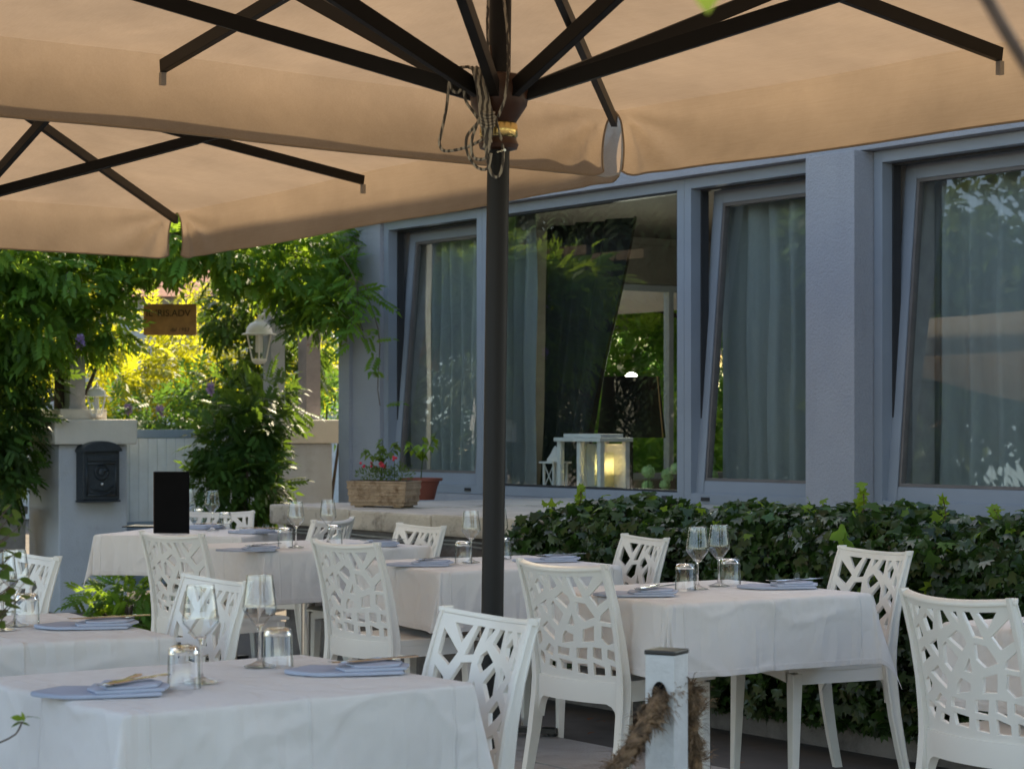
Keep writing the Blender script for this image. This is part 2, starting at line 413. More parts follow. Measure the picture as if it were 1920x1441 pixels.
M['hedgetip'] = leafmat('young_hedge_leaf', (0.10, 0.18, 0.02), (0.18, 0.30, 0.03), (0.40, 0.52, 0.05), tw=0.4)
M['deadleaf'] = leafmat('withered_leaf', (0.10, 0.04, 0.02), (0.20, 0.09, 0.05), (0.30, 0.12, 0.04), rough=0.8, tw=0.2)
M['conifer'] = leafmat('conifer_needle', (0.010, 0.022, 0.010), (0.025, 0.050, 0.018), (0.05, 0.09, 0.02), rough=0.6, tw=0.15)
M['broad'] = leafmat('broad_tree_leaf', (0.02, 0.05, 0.012), (0.05, 0.10, 0.02), (0.20, 0.30, 0.03), tw=0.3)
M['bush'] = leafmat('bush_leaf', (0.03, 0.07, 0.015), (0.08, 0.14, 0.03), (0.26, 0.36, 0.05), tw=0.35)

# ------------------------------------------------------------------ foliage
def leaf_blade(L, Wd, base=(0, 0, 0), ang=0.0, droop=0.0, fold=0.25):
    """4-triangle pointed blade along +Y from base, turned by ang about Z"""
    P = [(0, 0, 0), (-Wd / 2, L * 0.42, fold * Wd / 2), (0, L * 0.5, 0), (Wd / 2, L * 0.42, fold * Wd / 2), (0, L, -droop * L)]
    c, s = math.cos(ang), math.sin(ang)
    P = [(base[0] + x * c - y * s, base[1] + x * s + y * c, base[2] + z - droop * abs(y) * 0.4) for x, y, z in P]
    return P, [(0, 2, 1), (0, 3, 2), (1, 2, 4), (2, 3, 4)]
def pinnate(n=5, L=0.20, l=0.078, wd=0.036):
    V = []; F_ = []
    for i in range(n):
        y = L * (0.22 + 0.70 * i / n)
        for s in (-1, 1):
            p, f = leaf_blade(l * (0.85 + 0.15 * math.sin(PI * i / n)), wd, (0, y, -0.25 * y * y / L), -s * R(58 - 3 * i), 0.22)
            k = len(V); V += p; F_ += [tuple(q + k for q in t) for t in f]
    p, f = leaf_blade(l * 1.05, wd, (0, L * 0.92, -0.25 * L), 0, 0.35)
    k = len(V); V += p; F_ += [tuple(q + k for q in t) for t in f]
    k = len(V); V += [(-0.001, 0, 0), (0.001, 0, 0), (0, L * 0.92, -0.22 * L)]; F_ += [(k, k + 1, k + 2)]
    return np.array(V), np.array(F_)
def lobed(L=0.06):
    an = [(-90, 0.12), (-150, 0.42), (-172, 0.58), (-205, 0.38), (-228, 0.62), (-250, 0.42), (-270, 0.75), (-290, 0.42), (-312, 0.62), (-335, 0.38), (-8, 0.58), (-30, 0.42)]
    V = [(0, 0, 0.0)] + [(math.cos(R(a)) * r * L, math.sin(R(a)) * r * L, -0.12 * L * (r / 0.75) ** 2 + (0.05 * L if r < 0.45 else 0)) for a, r in an]
    n_ = len(an)
    F_ = [(0, 1 + (i + 1) % n_, 1 + i) for i in range(n_)]
    return np.array(V), np.array(F_)
def blade_t(L=0.05, wd=0.03):
    p, f = leaf_blade(L, wd, droop=0.15); return np.array(p), np.array(f)

def scatter(name, tmpl, pos, fwd, up, size, tone, mat_, parent=None, stuff=False):
    """numpy: copies a leaf template to every pose and joins them into one mesh"""
    V, F_ = tmpl
    pos = np.asarray(pos, float); N = len(pos)
    y = fwd / (np.linalg.norm(fwd, axis=1, keepdims=True) + 1e-9)
    x = np.cross(y, up); x /= (np.linalg.norm(x, axis=1, keepdims=True) + 1e-9)
    z = np.cross(x, y)
    Rm = np.stack([x, y, z], axis=2)
    P = np.einsum('nij,kj->nki', Rm, V) * np.asarray(size)[:, None, None] + pos[:, None, :]
    k = len(V)
    Fa = (F_[None, :, :] + (np.arange(N) * k)[:, None, None]).reshape(-1, 3)
    P = P.reshape(-1, 3)
    me = bpy.data.meshes.new(name)
    me.vertices.add(len(P)); me.vertices.foreach_set('co', P.ravel())
    me.loops.add(Fa.size); me.loops.foreach_set('vertex_index', Fa.ravel().astype(np.int32))
    me.polygons.add(len(Fa)); me.polygons.foreach_set('loop_start', np.arange(0, Fa.size, 3, dtype=np.int32))
    me.update(calc_edges=True)
    at_ = me.attributes.new('tone', 'FLOAT', 'POINT')
    at_.data.foreach_set('value', np.repeat(np.asarray(tone, float), k))
    me.materials.append(mat_)
    o = link(name, me, parent)
    if stuff: o['kind'] = 'stuff'
    return o
def ell_points(els, dens, shell=0.55):
    """points in a set of ellipsoids (centre, radii); returns positions and outward normals"""
    Ps = []; Ns = []
    for c, r in els:
        n_ = max(6, int(dens * PI * r[0] * r[2]))
        d = rng.normal(size=(n_, 3)); d /= np.linalg.norm(d, axis=1, keepdims=True)
        rad = shell + (1 - shell) * rng.random((n_, 1)) ** 0.6
        wob = 1 + 0.16 * np.sin(d[:, :1] * 7 + c[0] * 3) * np.cos(d[:, 2:3] * 6 + c[2] * 5)
        Ps.append(np.array(c) + d * rad * np.array(r) * wob); Ns.append(d)
    return np.concatenate(Ps), np.concatenate(Ns)
def leafy(name, els, dens, tmpl, mat_, parent=None, size=(0.75, 1.2), droop=0.35, shell=0.5, stuff=True):
    P, Nn = ell_points(els, dens, shell)
    n_ = len(P)
    fwd = Nn + rng.normal(scale=0.55, size=(n_, 3)); fwd[:, 2] -= droop
    up = np.tile(np.array([0, 0, 1.0]), (n_, 1)) + rng.normal(scale=0.45, size=(n_, 3)) + Nn * 0.5
    s_ = rng.uniform(size[0], size[1], n_)
    tone = np.clip(rng.normal(0.45, 0.25, n_), 0, 1)
    return scatter(name, tmpl, P, fwd, up, s_, tone, mat_, parent, stuff)
WIST = pinnate()
WISTBIG = pinnate(4, 0.24, 0.09, 0.036)
LOBED = lobed(0.056)
OVAL = blade_t(0.05, 0.032)

# ------------------------------------------------------------------ frames of reference
# house front: a runs along the wall towards the viewer's right, d goes into the house
F0 = Vector((-0.2175, 14.5, 0)); UX = Vector((0.5885, -0.8085, 0)); VX = Vector((0.8085, 0.5885, 0))
HROT = math.atan2(UX.y, UX.x)
def hf(a, d, z): return F0 + UX * a + VX * d + Vector((0, 0, z))
def local_pt(p):                       # world -> house frame
    q = Vector(p) - F0; return Vector((q.dot(UX), q.dot(VX), q.z))

# ------------------------------------------------------------------ ground, paving
g = MB(); g.add([(-120, -40, -0.02), (120, -40, -0.02), (120, 160, -0.02), (-120, 160, -0.02)], [(0, 1, 2, 3)])
gr = g.build('ground', M['ground']); setp(gr, kind='structure')
pf = MB(); pf.add([(-7, -2, 0.0), (6, -2, 0.0), (6, 12.0, 0.0), (-7, 16.2, 0.0)], [(0, 1, 2, 3)])
pv = pf.build('patio_floor', simple('patio_bed_mortar', (0.08, 0.075, 0.07), 0.95)); setp(pv, kind='structure')
SL = 0.5
tilem = MB().box((0, 0, 0.012), (SL - 0.012, SL - 0.012, 0.024)).mesh('paving_slab', M['slab'], bevel=0.003)
LW = Vector((0.246, 10.32, 0))         # foot of the ledge wall
cr, sr = UX, VX
for i in range(-4, 9):
    for j in range(-9, 3):
        c = LW + UX * (i * SL + 0.2) + VX * (j * SL - 0.30 - SL / 2)
        c = c + Vector((0, 0, 0))
        if c.y < 5.2: continue
        if j > -1: continue
        o = link('paving_slab', tilem, pv); o.location = (c.x, c.y, random.uniform(-0.004, 0.003))
        o.rotation_euler = (0, 0, HROT + random.uniform(-0.004, 0.004))

# ------------------------------------------------------------------ raised ledge (terrace) along the house
led = empty('terrace_ledge', LW, HROT, kind='structure')
b = MB(); b.span((-2.66, 0.0, -0.1), (9, 2.2, 0.76)); wallo = b.build('ledge_wall', M['ledgewall'], led)
x = -2.74
while x < 9:
    L_ = random.uniform(0.75, 1.1)
    b = MB(); b.span((x, -0.07, 0.765), (x + L_ - 0.008, 0.62, 0.875 + random.uniform(-0.003, 0.003)))
    me = b.mesh('coping_slab', M['stone'], bevel=0.014); link('coping_slab', me, led)
    b = MB(); b.span((x, 0.628, 0.765), (x + L_ - 0.008, 2.2, 0.872 + random.uniform(-0.003, 0.003)))
    link('terrace_slab', b.mesh('terrace_slab', M['stone'], bevel=0.006), led)
    x += L_
for k, zz_ in enumerate((0.735, 0.715)):
    cb = MB().tube([(-2.66 + 0.3 * i, -0.012, zz_ + 0.006 * math.sin(i * 1.3 + k)) for i in range(14)], 0.006, 6)
    o = cb.build('cable', M['cable'], None, smooth=True); o.location = led.location; o.rotation_euler = led.rotation_euler
    setp(o, ['thin grey cable clipped under the stone ledge coping, upper of two', 'thin grey cable clipped under the stone ledge coping, lower of two'][k], 'cable', 'cables under the ledge')

# ------------------------------------------------------------------ house
house = empty('house', F0, HROT, 'grey-blue rendered restaurant building with big tilted windows', 'building')
A0, A1 = -1.76, 7.5
def hb(name, boxes, mat_, parent=None, bevel=0.0):
    m_ = MB()
    for a_, b_ in boxes: m_.span(a_, b_)
    return m_.build(name, mat_, parent or house, bevel=bevel)
hb('wall', [((A0, 0.0, 0.0), (-1.262, 0.25, 2.82)), ((-1.262, 0.02, 0.0), (A1, 0.22, 0.868))], M['plaster_blue'])
hb('lintel', [((A0 - 0.02, -0.05, 2.822), (A1, 0.25, 4.8))], M['plaster_blue'], bevel=0.004)
hb('column', [((3.28, -0.115, 0.0), (3.655, 0.24, 2.819))], M['plaster_blue'], bevel=0.006)
hb('corner_pilaster', [((A0 - 0.03, -0.03, 0.0), (A0 + 0.12, -0.002, 2.819))], M['plaster_blue'])
hb('roof', [((A0 - 0.25, -0.30, 4.805), (A1 + 0.2, 6.2, 4.93))], M['plaster_blue'])
hb('end_wall', [((A0, 0.255, 0.0), (A0 + 0.2, 2.0, 2.81)), ((A0, 4.3, 0.0), (A0 + 0.2, 6.0, 2.81)), ((A0, 2.002, 0.0), (A0 + 0.2, 4.298, 0.9)), ((A0, 2.002, 2.5), (A0 + 0.2, 4.298, 2.81)), ((A0, 0.255, 2.812), (A0 + 0.2, 6.0, 4.8))], M['room'])
hb('inner_wall', [((A0 + 0.205, 5.6, 0.46), (A1, 5.8, 2.86)), ((A1 - 0.2, 0.3, 0.46), (A1, 5.59, 2.86))], M['room'])
hb('floor_slab', [((A0 + 0.205, 0.225, 0.3), (A1 - 0.21, 5.59, 0.45))], M['room_floor'])
hb('ceiling', [((A0 + 0.205, 0.255, 2.87), (A1 - 0.21, 5.59, 2.95))], simple('dark_wood_ceiling', (0.045, 0.038, 0.032), 0.8))
hb('inner_sill', [((-1.26, 0.225, 0.862), (A1 - 0.21, 0.62, 0.90))], simple('inner_sill_stone', (0.45, 0.42, 0.38), 0.4))
# end window towards the garden
ew = hb('garden_window', [((A0 - 0.01, 2.002, 0.9), (A0 + 0.06, 2.06, 2.5)), ((A0 - 0.01, 4.24, 0.9), (A0 + 0.06, 4.298, 2.5)), ((A0 - 0.01, 3.12, 0.9), (A0 + 0.06, 3.17, 2.5)), ((A0 - 0.008, 2.06, 0.902), (A0 + 0.058, 4.24, 0.95)), ((A0 - 0.008, 2.06, 2.45), (A0 + 0.058, 4.24, 2.498))], M['frame'])
hb('pane', [((A0 + 0.02, 2.061, 0.951), (A0 + 0.026, 3.119, 2.449))], M['pane'], ew)
hb('pane', [((A0 + 0.02, 3.171, 0.951), (A0 + 0.026, 4.239, 2.449))], M['pane'], ew)

def rect_frame(mb, a0, a1, z0, z1, w_, d0, d1, Mx=None):
    for lo, hi in (((a0, d0, z0), (a0 + w_, d1, z1)), ((a1 - w_, d0, z0), (a1, d1, z1)), ((a0 + w_, d0, z0), (a1 - w_, d1, z0 + w_)), ((a0 + w_, d0, z1 - w_), (a1 - w_, d1, z1))):
        c = [(lo[i] + hi[i]) / 2 for i in range(3)]; dd = [abs(hi[i] - lo[i]) for i in range(3)]
        mb.box(c, dd, M=Mx)
ZB, ZT = 0.872, 2.818
def window(a0, a1, tilt):
    m_ = MB(); rect_frame(m_, a0, a1, ZB, ZT, 0.062, 0.03, 0.11)
    wf = m_.build('window', M['frame'], house, bevel=0.003)
    # drain slots
    for aa in (a0 + 0.16, a1 - 0.2): MB().span((aa, 0.022, ZB + 0.018), (aa + 0.07, 0.0295, ZB + 0.04)).build('drain_cap', M['frame_dark'], wf)
    if tilt:
        sa0, sa1, sz0, sz1 = a0 + 0.05, a1 - 0.05, ZB + 0.052, ZT - 0.052
        Mx = Matrix.Translation((0, 0.065, sz0)) @ Matrix.Rotation(-R(tilt), 4, 'X') @ Matrix.Translation((0, -0.065, -sz0))
        f_ = MB(); rect_frame(f_, sa0, sa1, sz0, sz1, 0.085, 0.065, 0.125, Mx)
        f_.build('sash', M['frame'], wf, bevel=0.004)
        f_ = MB(); rect_frame(f_, sa0 + 0.086, sa1 - 0.086, sz0 + 0.086, sz1 - 0.086, 0.018, 0.07, 0.11, Mx)
        f_.build('glazing_bead', M['wood_strip'], wf)
        p_ = MB(); lo = (sa0 + 0.10, 0.088, sz0 + 0.10); hi = (sa1 - 0.10, 0.094, sz1 - 0.10)
        p_.box([(lo[i] + hi[i]) / 2 for i in range(3)], [hi[i] - lo[i] for i in range(3)], M=Mx)
        p_.build('pane', M['pane'], wf)
        # dark seals of the outer frame and a tilt stay
        d_ = MB(); rect_frame(d_, a0 + 0.063, a1 - 0.063, ZB + 0.063, ZT - 0.063, 0.012, 0.105, 0.16)
        d_.build('seal', M['frame_dark'], wf)
    else:
        f_ = MB(); rect_frame(f_, a0 + 0.0625, a1 - 0.0625, ZB + 0.0625, ZT - 0.0625, 0.014, 0.04, 0.09)
        f_.build('glazing_bead', M['frame_dark'], wf)
        p_ = MB(); p_.span((a0 + 0.063, 0.06, ZB + 0.063), (a1 - 0.063, 0.066, ZT - 0.063)); p_.build('pane', M['pane'], wf)
    return wf
window(-1.26, -0.02, 5.0)
window(-0.018, 2.085, 0)
window(2.088, 3.42, 5.0)
window(3.66, 5.6, 5.0)
window(5.603, 7.2, 5.0)
# inner reveal boards seen in the gaps of the tilted windows
M['reveal'] = simple('reveal_paint', (0.42, 0.40, 0.39), 0.8)
hb('reveal', [((-1.262, 0.23, 0.9), (-1.20, 0.42, 2.80))], M['reveal'])
hb('reveal', [((3.657, 0.245, 0.9), (3.74, 0.42, 2.80))], M['reveal'])

# curtains
def curtain(a0, a1, d, z0, z1, label, amp=0.035, mat_='curtain', waves=9.0, a1b=None, group='curtains behind the windows'):
    n_, m_ = 110, 14; V = []; Fs = []
    L_ = a1 - a0; ph = random.uniform(0, 6)
    for j in range(m_ + 1):
        t = j / m_; z = z1 + (z0 - z1) * t
        e1 = a1 if a1b is None else a1 + (a1b - a1) * min(1, t * 1.0)
        for i in range(n_ + 1):
            s = i / n_; a_ = a0 + (e1 - a0) * s
            k = waves * L_ * 2 * PI / 1.0
            y = d + 1.5 * amp * (math.sin(k * s * 0.8 + ph) + 0.45 * math.sin(k * s * 1.73 + 2 + ph) * (0.4 + 0.6 * t)) + 0.006 * math.sin(z * 5 + s * 9)
            V.append((a_ + 0.008 * math.sin(z * 3 + s * 20), y, z))
    for j in range(m_):
        for i in range(n_):
            q = j * (n_ + 1) + i; Fs.append((q, q + n_ + 1, q + n_ + 2, q + 1))
    o = MB().add(V, Fs).build('curtain', M[mat_], None, smooth=True)
    sol = o.modifiers.new('thickness', 'SOLIDIFY'); sol.thickness = 0.002
    o.location = F0; o.rotation_euler = (0, 0, HROT)
    return setp(o, label, 'curtain', group)
# things inside the room, by the big window
def room_loc(px, depth):               # a along the wall where the photo shows px at that depth
    k = (px - 960) / FPX
    # (F0 + UX a + VX d).x = k * y
    a_ = (k * (F0.y + VX.y * depth) - F0.x - VX.x * depth) / (UX.x - k * UX.y)
    return a_
al = room_loc(1184, 1.3)
lp = hf(al, 1.3, 0.45)
lamp = empty('floor_lamp', lp, 0, 'floor lamp with large black tapered shade and lit bulb inside the window', 'lamp')
Yl = lp.y
zt = CAM_H + (800 - 706) / FPX * Yl - 0.45; zb_ = CAM_H + (800 - 820) / FPX * Yl - 0.45
b = MB(); b.lathe([(0.20, zt), (0.245, zb_), (0.243, zb_), (0.198, zt)], 40, closed=True); b.build('lamp_shade', M['shade'], lamp, auto=40)
b = MB(); b.tube([(0.2462 * math.cos(-0.5), 0.2462 * math.sin(-0.5), zb_), (0.2015 * math.cos(-0.5), 0.2015 * math.sin(-0.5), zt)], 0.004, 6); b.build('lit_shade_edge', M['litedge'], lamp)  # orange strip painting the lamplit right edge of the shade
b = MB(); b.lathe([(0.001, 0), (0.14, 0.0), (0.14, 0.015), (0.02, 0.03), (0.012, 0.05), (0.012, zt - 0.08), (0.001, zt - 0.08)], 24); b.build('lamp_stand', M['blackmetal'], lamp, auto=40)
b = MB(); b.sphere((0, 0, zt - 0.02), 0.05, 16, 12); b.build('bulb', M['bulb'], lamp, smooth=True)

def cw(px0, px1, d, *a, **k): curtain(room_loc(px0, d), room_loc(px1, d), d, *a, **k)
cw(812, 905, 0.40, 0.55, 2.84, 'grey-green curtain gathered behind the leftmost tilted window', 0.03)
cw(925, 1003, 0.40, 0.55, 2.84, 'narrow grey-green curtain at the left of the large fixed window', 0.028)
cw(1352, 1640, 0.40, 0.55, 2.84, 'wide grey-green curtain behind the tilted window left of the wall column', 0.03, waves=7)
cw(1708, 2600, 0.42, 0.55, 2.84, 'long grey-green curtain behind the tilted windows right of the wall column', 0.035, waves=6)
cw(1015, 1192, 0.60, 0.92, 2.72, 'added dark sheet with slanting edge, standing in for a reflection in the large fixed window', 0.03, 'reflection_dark', 4, a1b=room_loc(1085, 0.60), group='added dark sheets')  # dark sheet stands in for a dark slanting reflection in the pane

# white display lantern on the sill
a_ = room_loc(1112, 0.43)
ln = empty('display_lantern', hf(a_, 0.43, 0.902), HROT, 'large white wooden display lantern with candle on the inside window sill', 'lantern')
LWd, LD, LH = 0.46, 0.24, 0.33
b = MB()
for sx in (-1, 0, 1):
    for sy in (-1, 1): b.box((sx * (LWd / 2 - 0.014), sy * (LD / 2 - 0.014), LH / 2), (0.036, 0.036, LH))
b.build('post', M['lampwhite'], ln, bevel=0.002)
b = MB(); b.box((0, 0, LH + 0.014), (LWd + 0.04, LD + 0.04, 0.026)); b.box((0, 0, 0.012), (LWd - 0.001, LD - 0.001, 0.022)); b.box((0, 0, LH + 0.04), (LWd - 0.06, LD - 0.05, 0.024)); b.build('top_board', M['lampwhite'], ln, bevel=0.003)
MB().box((0, LD / 2 - 0.02, LH / 2), (LWd - 0.07, 0.006, LH - 0.03)).build('back_panel', M['lampwhite'], ln)
b = MB(); b.box((0, -(LD / 2 - 0.012), LH / 2), (LWd - 0.06, 0.003, LH - 0.03)); b.build('glass_panel', M['pane'], ln)
b = MB(); b.lathe([(0.001, 0.024), (0.062, 0.024), (0.062, 0.26), (0.059, 0.26), (0.059, 0.03), (0.001, 0.03)], 20, c=(0.12, 0, 0)); b.build('candle_glass', curtainmat('amber_frosted_glass', (0.80, 0.80, 0.66), 0.6), ln, smooth=True)
b = MB(); b.lathe([(0.001, 0.031), (0.035, 0.031), (0.035, 0.15), (0.001, 0.15)], 16, c=(0.12, 0, 0)); b.build('candle', M['candle'], ln, auto=40)
MB().sphere((0.12, 0, 0.165), 0.009, 8, 8, (1, 1, 1.9)).build('added_flame', M['bulbwarm'], ln, smooth=True)
FL_ = bpy.data.lights.new('added_candle_light', 'POINT'); FL_.energy = 0.35; FL_.color = (1.0, 0.8, 0.5); FL_.shadow_soft_size = 0.01  # flame and point light added to make the candle glass glow
fo = bpy.data.objects.new('added_candle_light', FL_); col.objects.link(fo); fo.parent = ln; fo.location = (0.12, 0, 0.19)
# small arched lantern beside it
a_ = room_loc(1050, 0.46)
l2 = empty('arched_lantern', hf(a_, 0.42, 0.902), HROT, 'small cream house-shaped lantern with arched roof, left of the large white lantern', 'lantern')
b = MB()
for sx in (-1, 1):
    for sy in (-1, 1): b.box((sx * 0.055, sy * 0.055, 0.09), (0.014, 0.014, 0.18))
b.tube([(-0.05, -0.055, 0.02), (0.05, -0.055, 0.17)], 0.004, 5); b.tube([(0.05, -0.055, 0.02), (-0.05, -0.055, 0.17)], 0.004, 5)
b.box((0, 0, 0.187), (0.16, 0.16, 0.012)); b.box((0, 0, 0.006), (0.14, 0.14, 0.012)); b.build('lantern_frame', M['lampwhite'], l2, bevel=0.001)
b = MB(); b.lathe([(0.075, 0.194), (0.066, 0.215), (0.04, 0.245), (0.02, 0.28), (0.012, 0.29), (0.001, 0.30)], 4); b.build('lantern_roof', M['lampwhite'], l2)
# green flower balls
nb = 0
balls = [(1215, 884, 1.0), (1214, 911, 0.9), (1251, 890, 1.0), (1329, 864, 1.0), (1333, 893, 1.05), (1268, 878, 0.9), (1246, 908, 0.8)]
names = ['upper of the pair beside the glass candle lantern', 'lower of the pair beside the glass candle lantern', 'left of the window mullion at mid height', 'upper one right of the mullion', 'lower one right of the mullion', 'partly behind the window mullion', 'lowest one left of the mullion']
for (px, py, s_), nm in zip(balls, names):
    d_ = 0.34 + 0.09 * (nb % 3); a_ = room_loc(px, d_); p = hf(a_, d_, 0.902); zc = CAM_H + (800 - py) / FPX * p.y
    t_ = empty('flower_ball', p, 0, 'green flower ball inside the window, ' + nm, 'flower', 'green flower balls inside the window')
    P_, N_ = ell_points([((0, 0, zc - 0.902), (0.040 * s_,) * 3)], 90000, 0.9)
    scatter('flower_head', blade_t(0.007, 0.006), P_, N_ + rng.normal(scale=0.5, size=N_.shape), rng.normal(size=N_.shape), np.ones(len(P_)), np.full(len(P_), 0.5), M['flowerball'], t_)
    MB().sphere((0, 0, zc - 0.902), 0.036 * s_, 12, 8).build('flower_core', M['flowerball'], t_, smooth=True)
    MB().tube([(0, 0, 0), (0, 0, max(0.004, zc - 0.902 - 0.035 * s_))], 0.003, 5).build('stem', M['bush'], t_)
    nb += 1
# wall sconce seen through the third window
p = hf(room_loc(1343, 4.8), 4.8, 0); p.z = CAM_H + (800 - 668) / FPX * p.y
sconce = empty('hanging_light', p, 0, 'small lit glass pendant light deep in the room behind the curtain edge', 'lamp')
MB().lathe([(0.001, 0.10), (0.03, 0.09), (0.05, 0.05), (0.055, 0.0)], 12).build('lamp_cap', M['lampwhite'], sconce, smooth=True)
MB().sphere((0, 0, -0.01), 0.035, 12, 8).build('bulb', M['bulbwarm'], sconce, smooth=True)
MB().lathe([(0.055, 0.0), (0.045, -0.10), (0.001, -0.11)], 12).build('lamp_glass', M['pane'], sconce, smooth=True)
MB().tube([(0, 0, 0.1), (0, 0, 2.86 - p.z)], 0.004, 5).build('rod', M['blackmetal'], sconce)

def lampglow(parent, z, watts, colr):
    L_ = bpy.data.lights.new('lamp_glow', 'POINT'); L_.energy = watts; L_.color = colr; L_.shadow_soft_size = 0.05
    o = bpy.data.objects.new('lamp_glow', L_); col.objects.link(o); o.parent = parent; o.location = (0, 0, z)
lampglow(lamp, zt + 0.10, 14, (0.95, 1.0, 0.92))
lampglow(sconce, -0.13, 3, (1.0, 0.65, 0.35))
for k, (px, dd, lab) in enumerate(((838, 1.6, 'left one of two small lit ceiling lights behind the leftmost window'), (850, 2.3, 'right one of two small lit ceiling lights behind the leftmost window'), (1560, 2.4, 'unseen fill light added at the ceiling behind the wall column'), (2300, 2.4, 'unseen fill light added at the ceiling beyond the right edge of the photo'))):  # last two are unseen, added only to brighten the room
    p = hf(room_loc(px, dd), dd, 0); z_ = CAM_H + (800 - 520) / FPX * p.y if k < 2 else 2.4
    e = empty('ceiling_light', (p.x, p.y, z_), 0, lab, 'lamp', 'ceiling lights in the room')
    MB().tube([(0, 0, 0.03), (0, 0, 2.865 - z_)], 0.004, 5).build('rod', M['blackmetal'], e)
    MB().lathe([(0.001, 0.06), (0.02, 0.055), (0.035, 0.02), (0.034, 0.02), (0.001, 0.05)], 14).build('lamp_cap', M['lampwhite'], e, smooth=True)
    MB().sphere((0, 0, 0.0), 0.026, 12, 8).build('bulb', M['bulbwarm'], e, smooth=True)
    lampglow(e, -0.05, 2.5, (1.0, 0.80, 0.55))

# ------------------------------------------------------------------ gate, pillars, pergola
P1 = Vector((-3.27, 15.4, 0)); PS = 0.54
# pillar frame: x along VX (towards right pillar), y along -UX (away)
PROT = math.atan2(VX.y, VX.x)
def pf_(t, s, z): return P1 + VX * t + (-UX) * s + Vector((0, 0, z))
def pillar(t0, wdt, label):
    e = empty('gate_pillar', pf_(t0, 0, 0), PROT, label, 'pillar', 'rendered gate pillars')
    b = MB(); b.span((0, 0, -0.02), (wdt, PS, 1.20)); b.build('pillar_body', M['plaster_pillar'], e, bevel=0.012)
    b = MB(); b.span((-0.055, -0.055, 1.202), (wdt + 0.055, PS + 0.055, 1.385)); b.build('pillar_cap', M['cap_white'], e, bevel=0.012)
    return e
p1 = pillar(0.0, PS, 'left gate pillar of grey-blue plaster with cream cap, carrying the black mailbox')
b = MB(); b.span((0.05, 0.09, 1.386), (0.42, 0.46, 1.46)); b.build('upper_block', M['cap_white'], p1, bevel=0.01)
p2 = pillar(1.80, 0.50, 'right gate pillar with cracked cream cap beside the house corner')
# mailbox
mb = empty('mailbox', pf_(0.275, 0.0, 0.80), PROT, 'ornate black cast mailbox with arched top and small silver lock on the left pillar', 'mailbox')
Wm, Hm = 0.29, 0.345
V = [(-Wm / 2, 0), (Wm / 2, 0), (Wm / 2, Hm)] + [(Wm / 2 * math.cos(R(a)), Hm + 0.075 * math.sin(R(a))) for a in range(15, 180, 15)] + [(-Wm / 2, Hm)]
n_ = len(V)
def prism_y(mbx, poly, y0, y1):
    n = len(poly); return mbx.add([(x_, y0, z_) for x_, z_ in poly] + [(x_, y1, z_) for x_, z_ in poly], [tuple(range(n)), tuple(range(2 * n - 1, n - 1, -1))] + [(i + n, (i + 1) % n + n, (i + 1) % n, i)[::1] for i in range(n)])
b = MB(); prism_y(b, V, -0.12, -0.003); b.build('box_body', M['mailbox'], mb, bevel=0.008)
b = MB(); prism_y(b, [(x_ * 1.07, z_ * 1.01 + 0.004) for x_, z_ in V[2:-1]] + [(-Wm / 2 * 1.07, Hm)], -0.15, -0.001); b.build('lid', M['mailbox'], mb, bevel=0.006)
b = MB(); b.box((0, -0.127, 0.30), (0.22, 0.012, 0.035)); b.build('letter_flap', M['mailbox'], mb, bevel=0.004)
b = MB(); rect_frame(b, -0.12, 0.12, 0.03, 0.27, 0.012, -0.129, -0.1205)
b.lathe([(0.05, 0), (0.058, 0.006), (0.05, 0.012)], 20); k_ = 0
for i in range(len(b.v) - 60, len(b.v)):
    x_, y_, z_ = b.v[i]; b.v[i] = (x_, -0.121 - z_, 0.20 + y_)
b.tube([(-0.09, -0.124, 0.10), (-0.05, -0.128, 0.075), (0, -0.13, 0.068), (0.05, -0.128, 0.075), (0.09, -0.124, 0.10)], 0.006, 6)
b.tube([(-0.09, -0.124, 0.06), (-0.04, -0.127, 0.045), (0, -0.124, 0.055), (0.04, -0.127, 0.045), (0.09, -0.124, 0.06)], 0.006, 6)
b.sphere((0, -0.126, 0.20), 0.025, 10, 6, (1, 0.4, 1.2)); b.sphere((-0.04, -0.124, 0.215), 0.015, 8, 6, (1.6, 0.4, 0.6)); b.sphere((0.04, -0.124, 0.215), 0.015, 8, 6, (1.6, 0.4, 0.6))
b.build('relief', M['mailbox'], mb, smooth=True)
b = MB(); b.sphere((0, -0.136, 0.115), 0.011, 10, 6, (1, 0.6, 1)); b.build('lock', M['bead'], mb, smooth=True)
b = MB(); b.box((0, -0.066, -0.008), (0.30, 0.125, 0.014)); b.build('base_plate', M['mailbox'], mb, bevel=0.003)
# gate
gt = empty('garden_gate', pf_(PS + 0.02, 0.24, 0), PROT, 'low wooden garden gate of pale vertical boards with blue rails between the pillars', 'gate')
GW = 1.80 - PS - 0.05
for i in range(15):
    x0 = 0.03 + i * (GW - 0.06) / 15
    b = MB(); b.span((x0 + 0.002, -0.012, 0.62), (x0 + (GW - 0.06) / 15 - 0.002, 0.012, 1.245)); b.build('board', M['gate'], gt, bevel=0.003)
for z0, z1, nm in ((1.247, 1.31, 'top_rail'), (0.545, 0.618, 'middle_rail'), (0.10, 0.16, 'bottom_rail')):
    b = MB(); b.span((0, -0.022, z0), (GW, 0.022, z1)); b.build(nm, M['gateblue'], gt, bevel=0.003)
b = MB(); b.span((0.005, -0.01, 0.162), (GW - 0.005, 0.01, 0.543)); b.build('lower_panel', M['gateblue'], gt)
for x0 in (0.0, GW - 0.03):
    b = MB(); b.span((x0, -0.02, 0.162), (x0 + 0.029, 0.02, 1.246)); b.build('stile', M['gateblue'], gt)
MB().span((0, 0, -0.02), (0.03, 0.03, 0.099)).build('foot', M['gateblue'], gt)
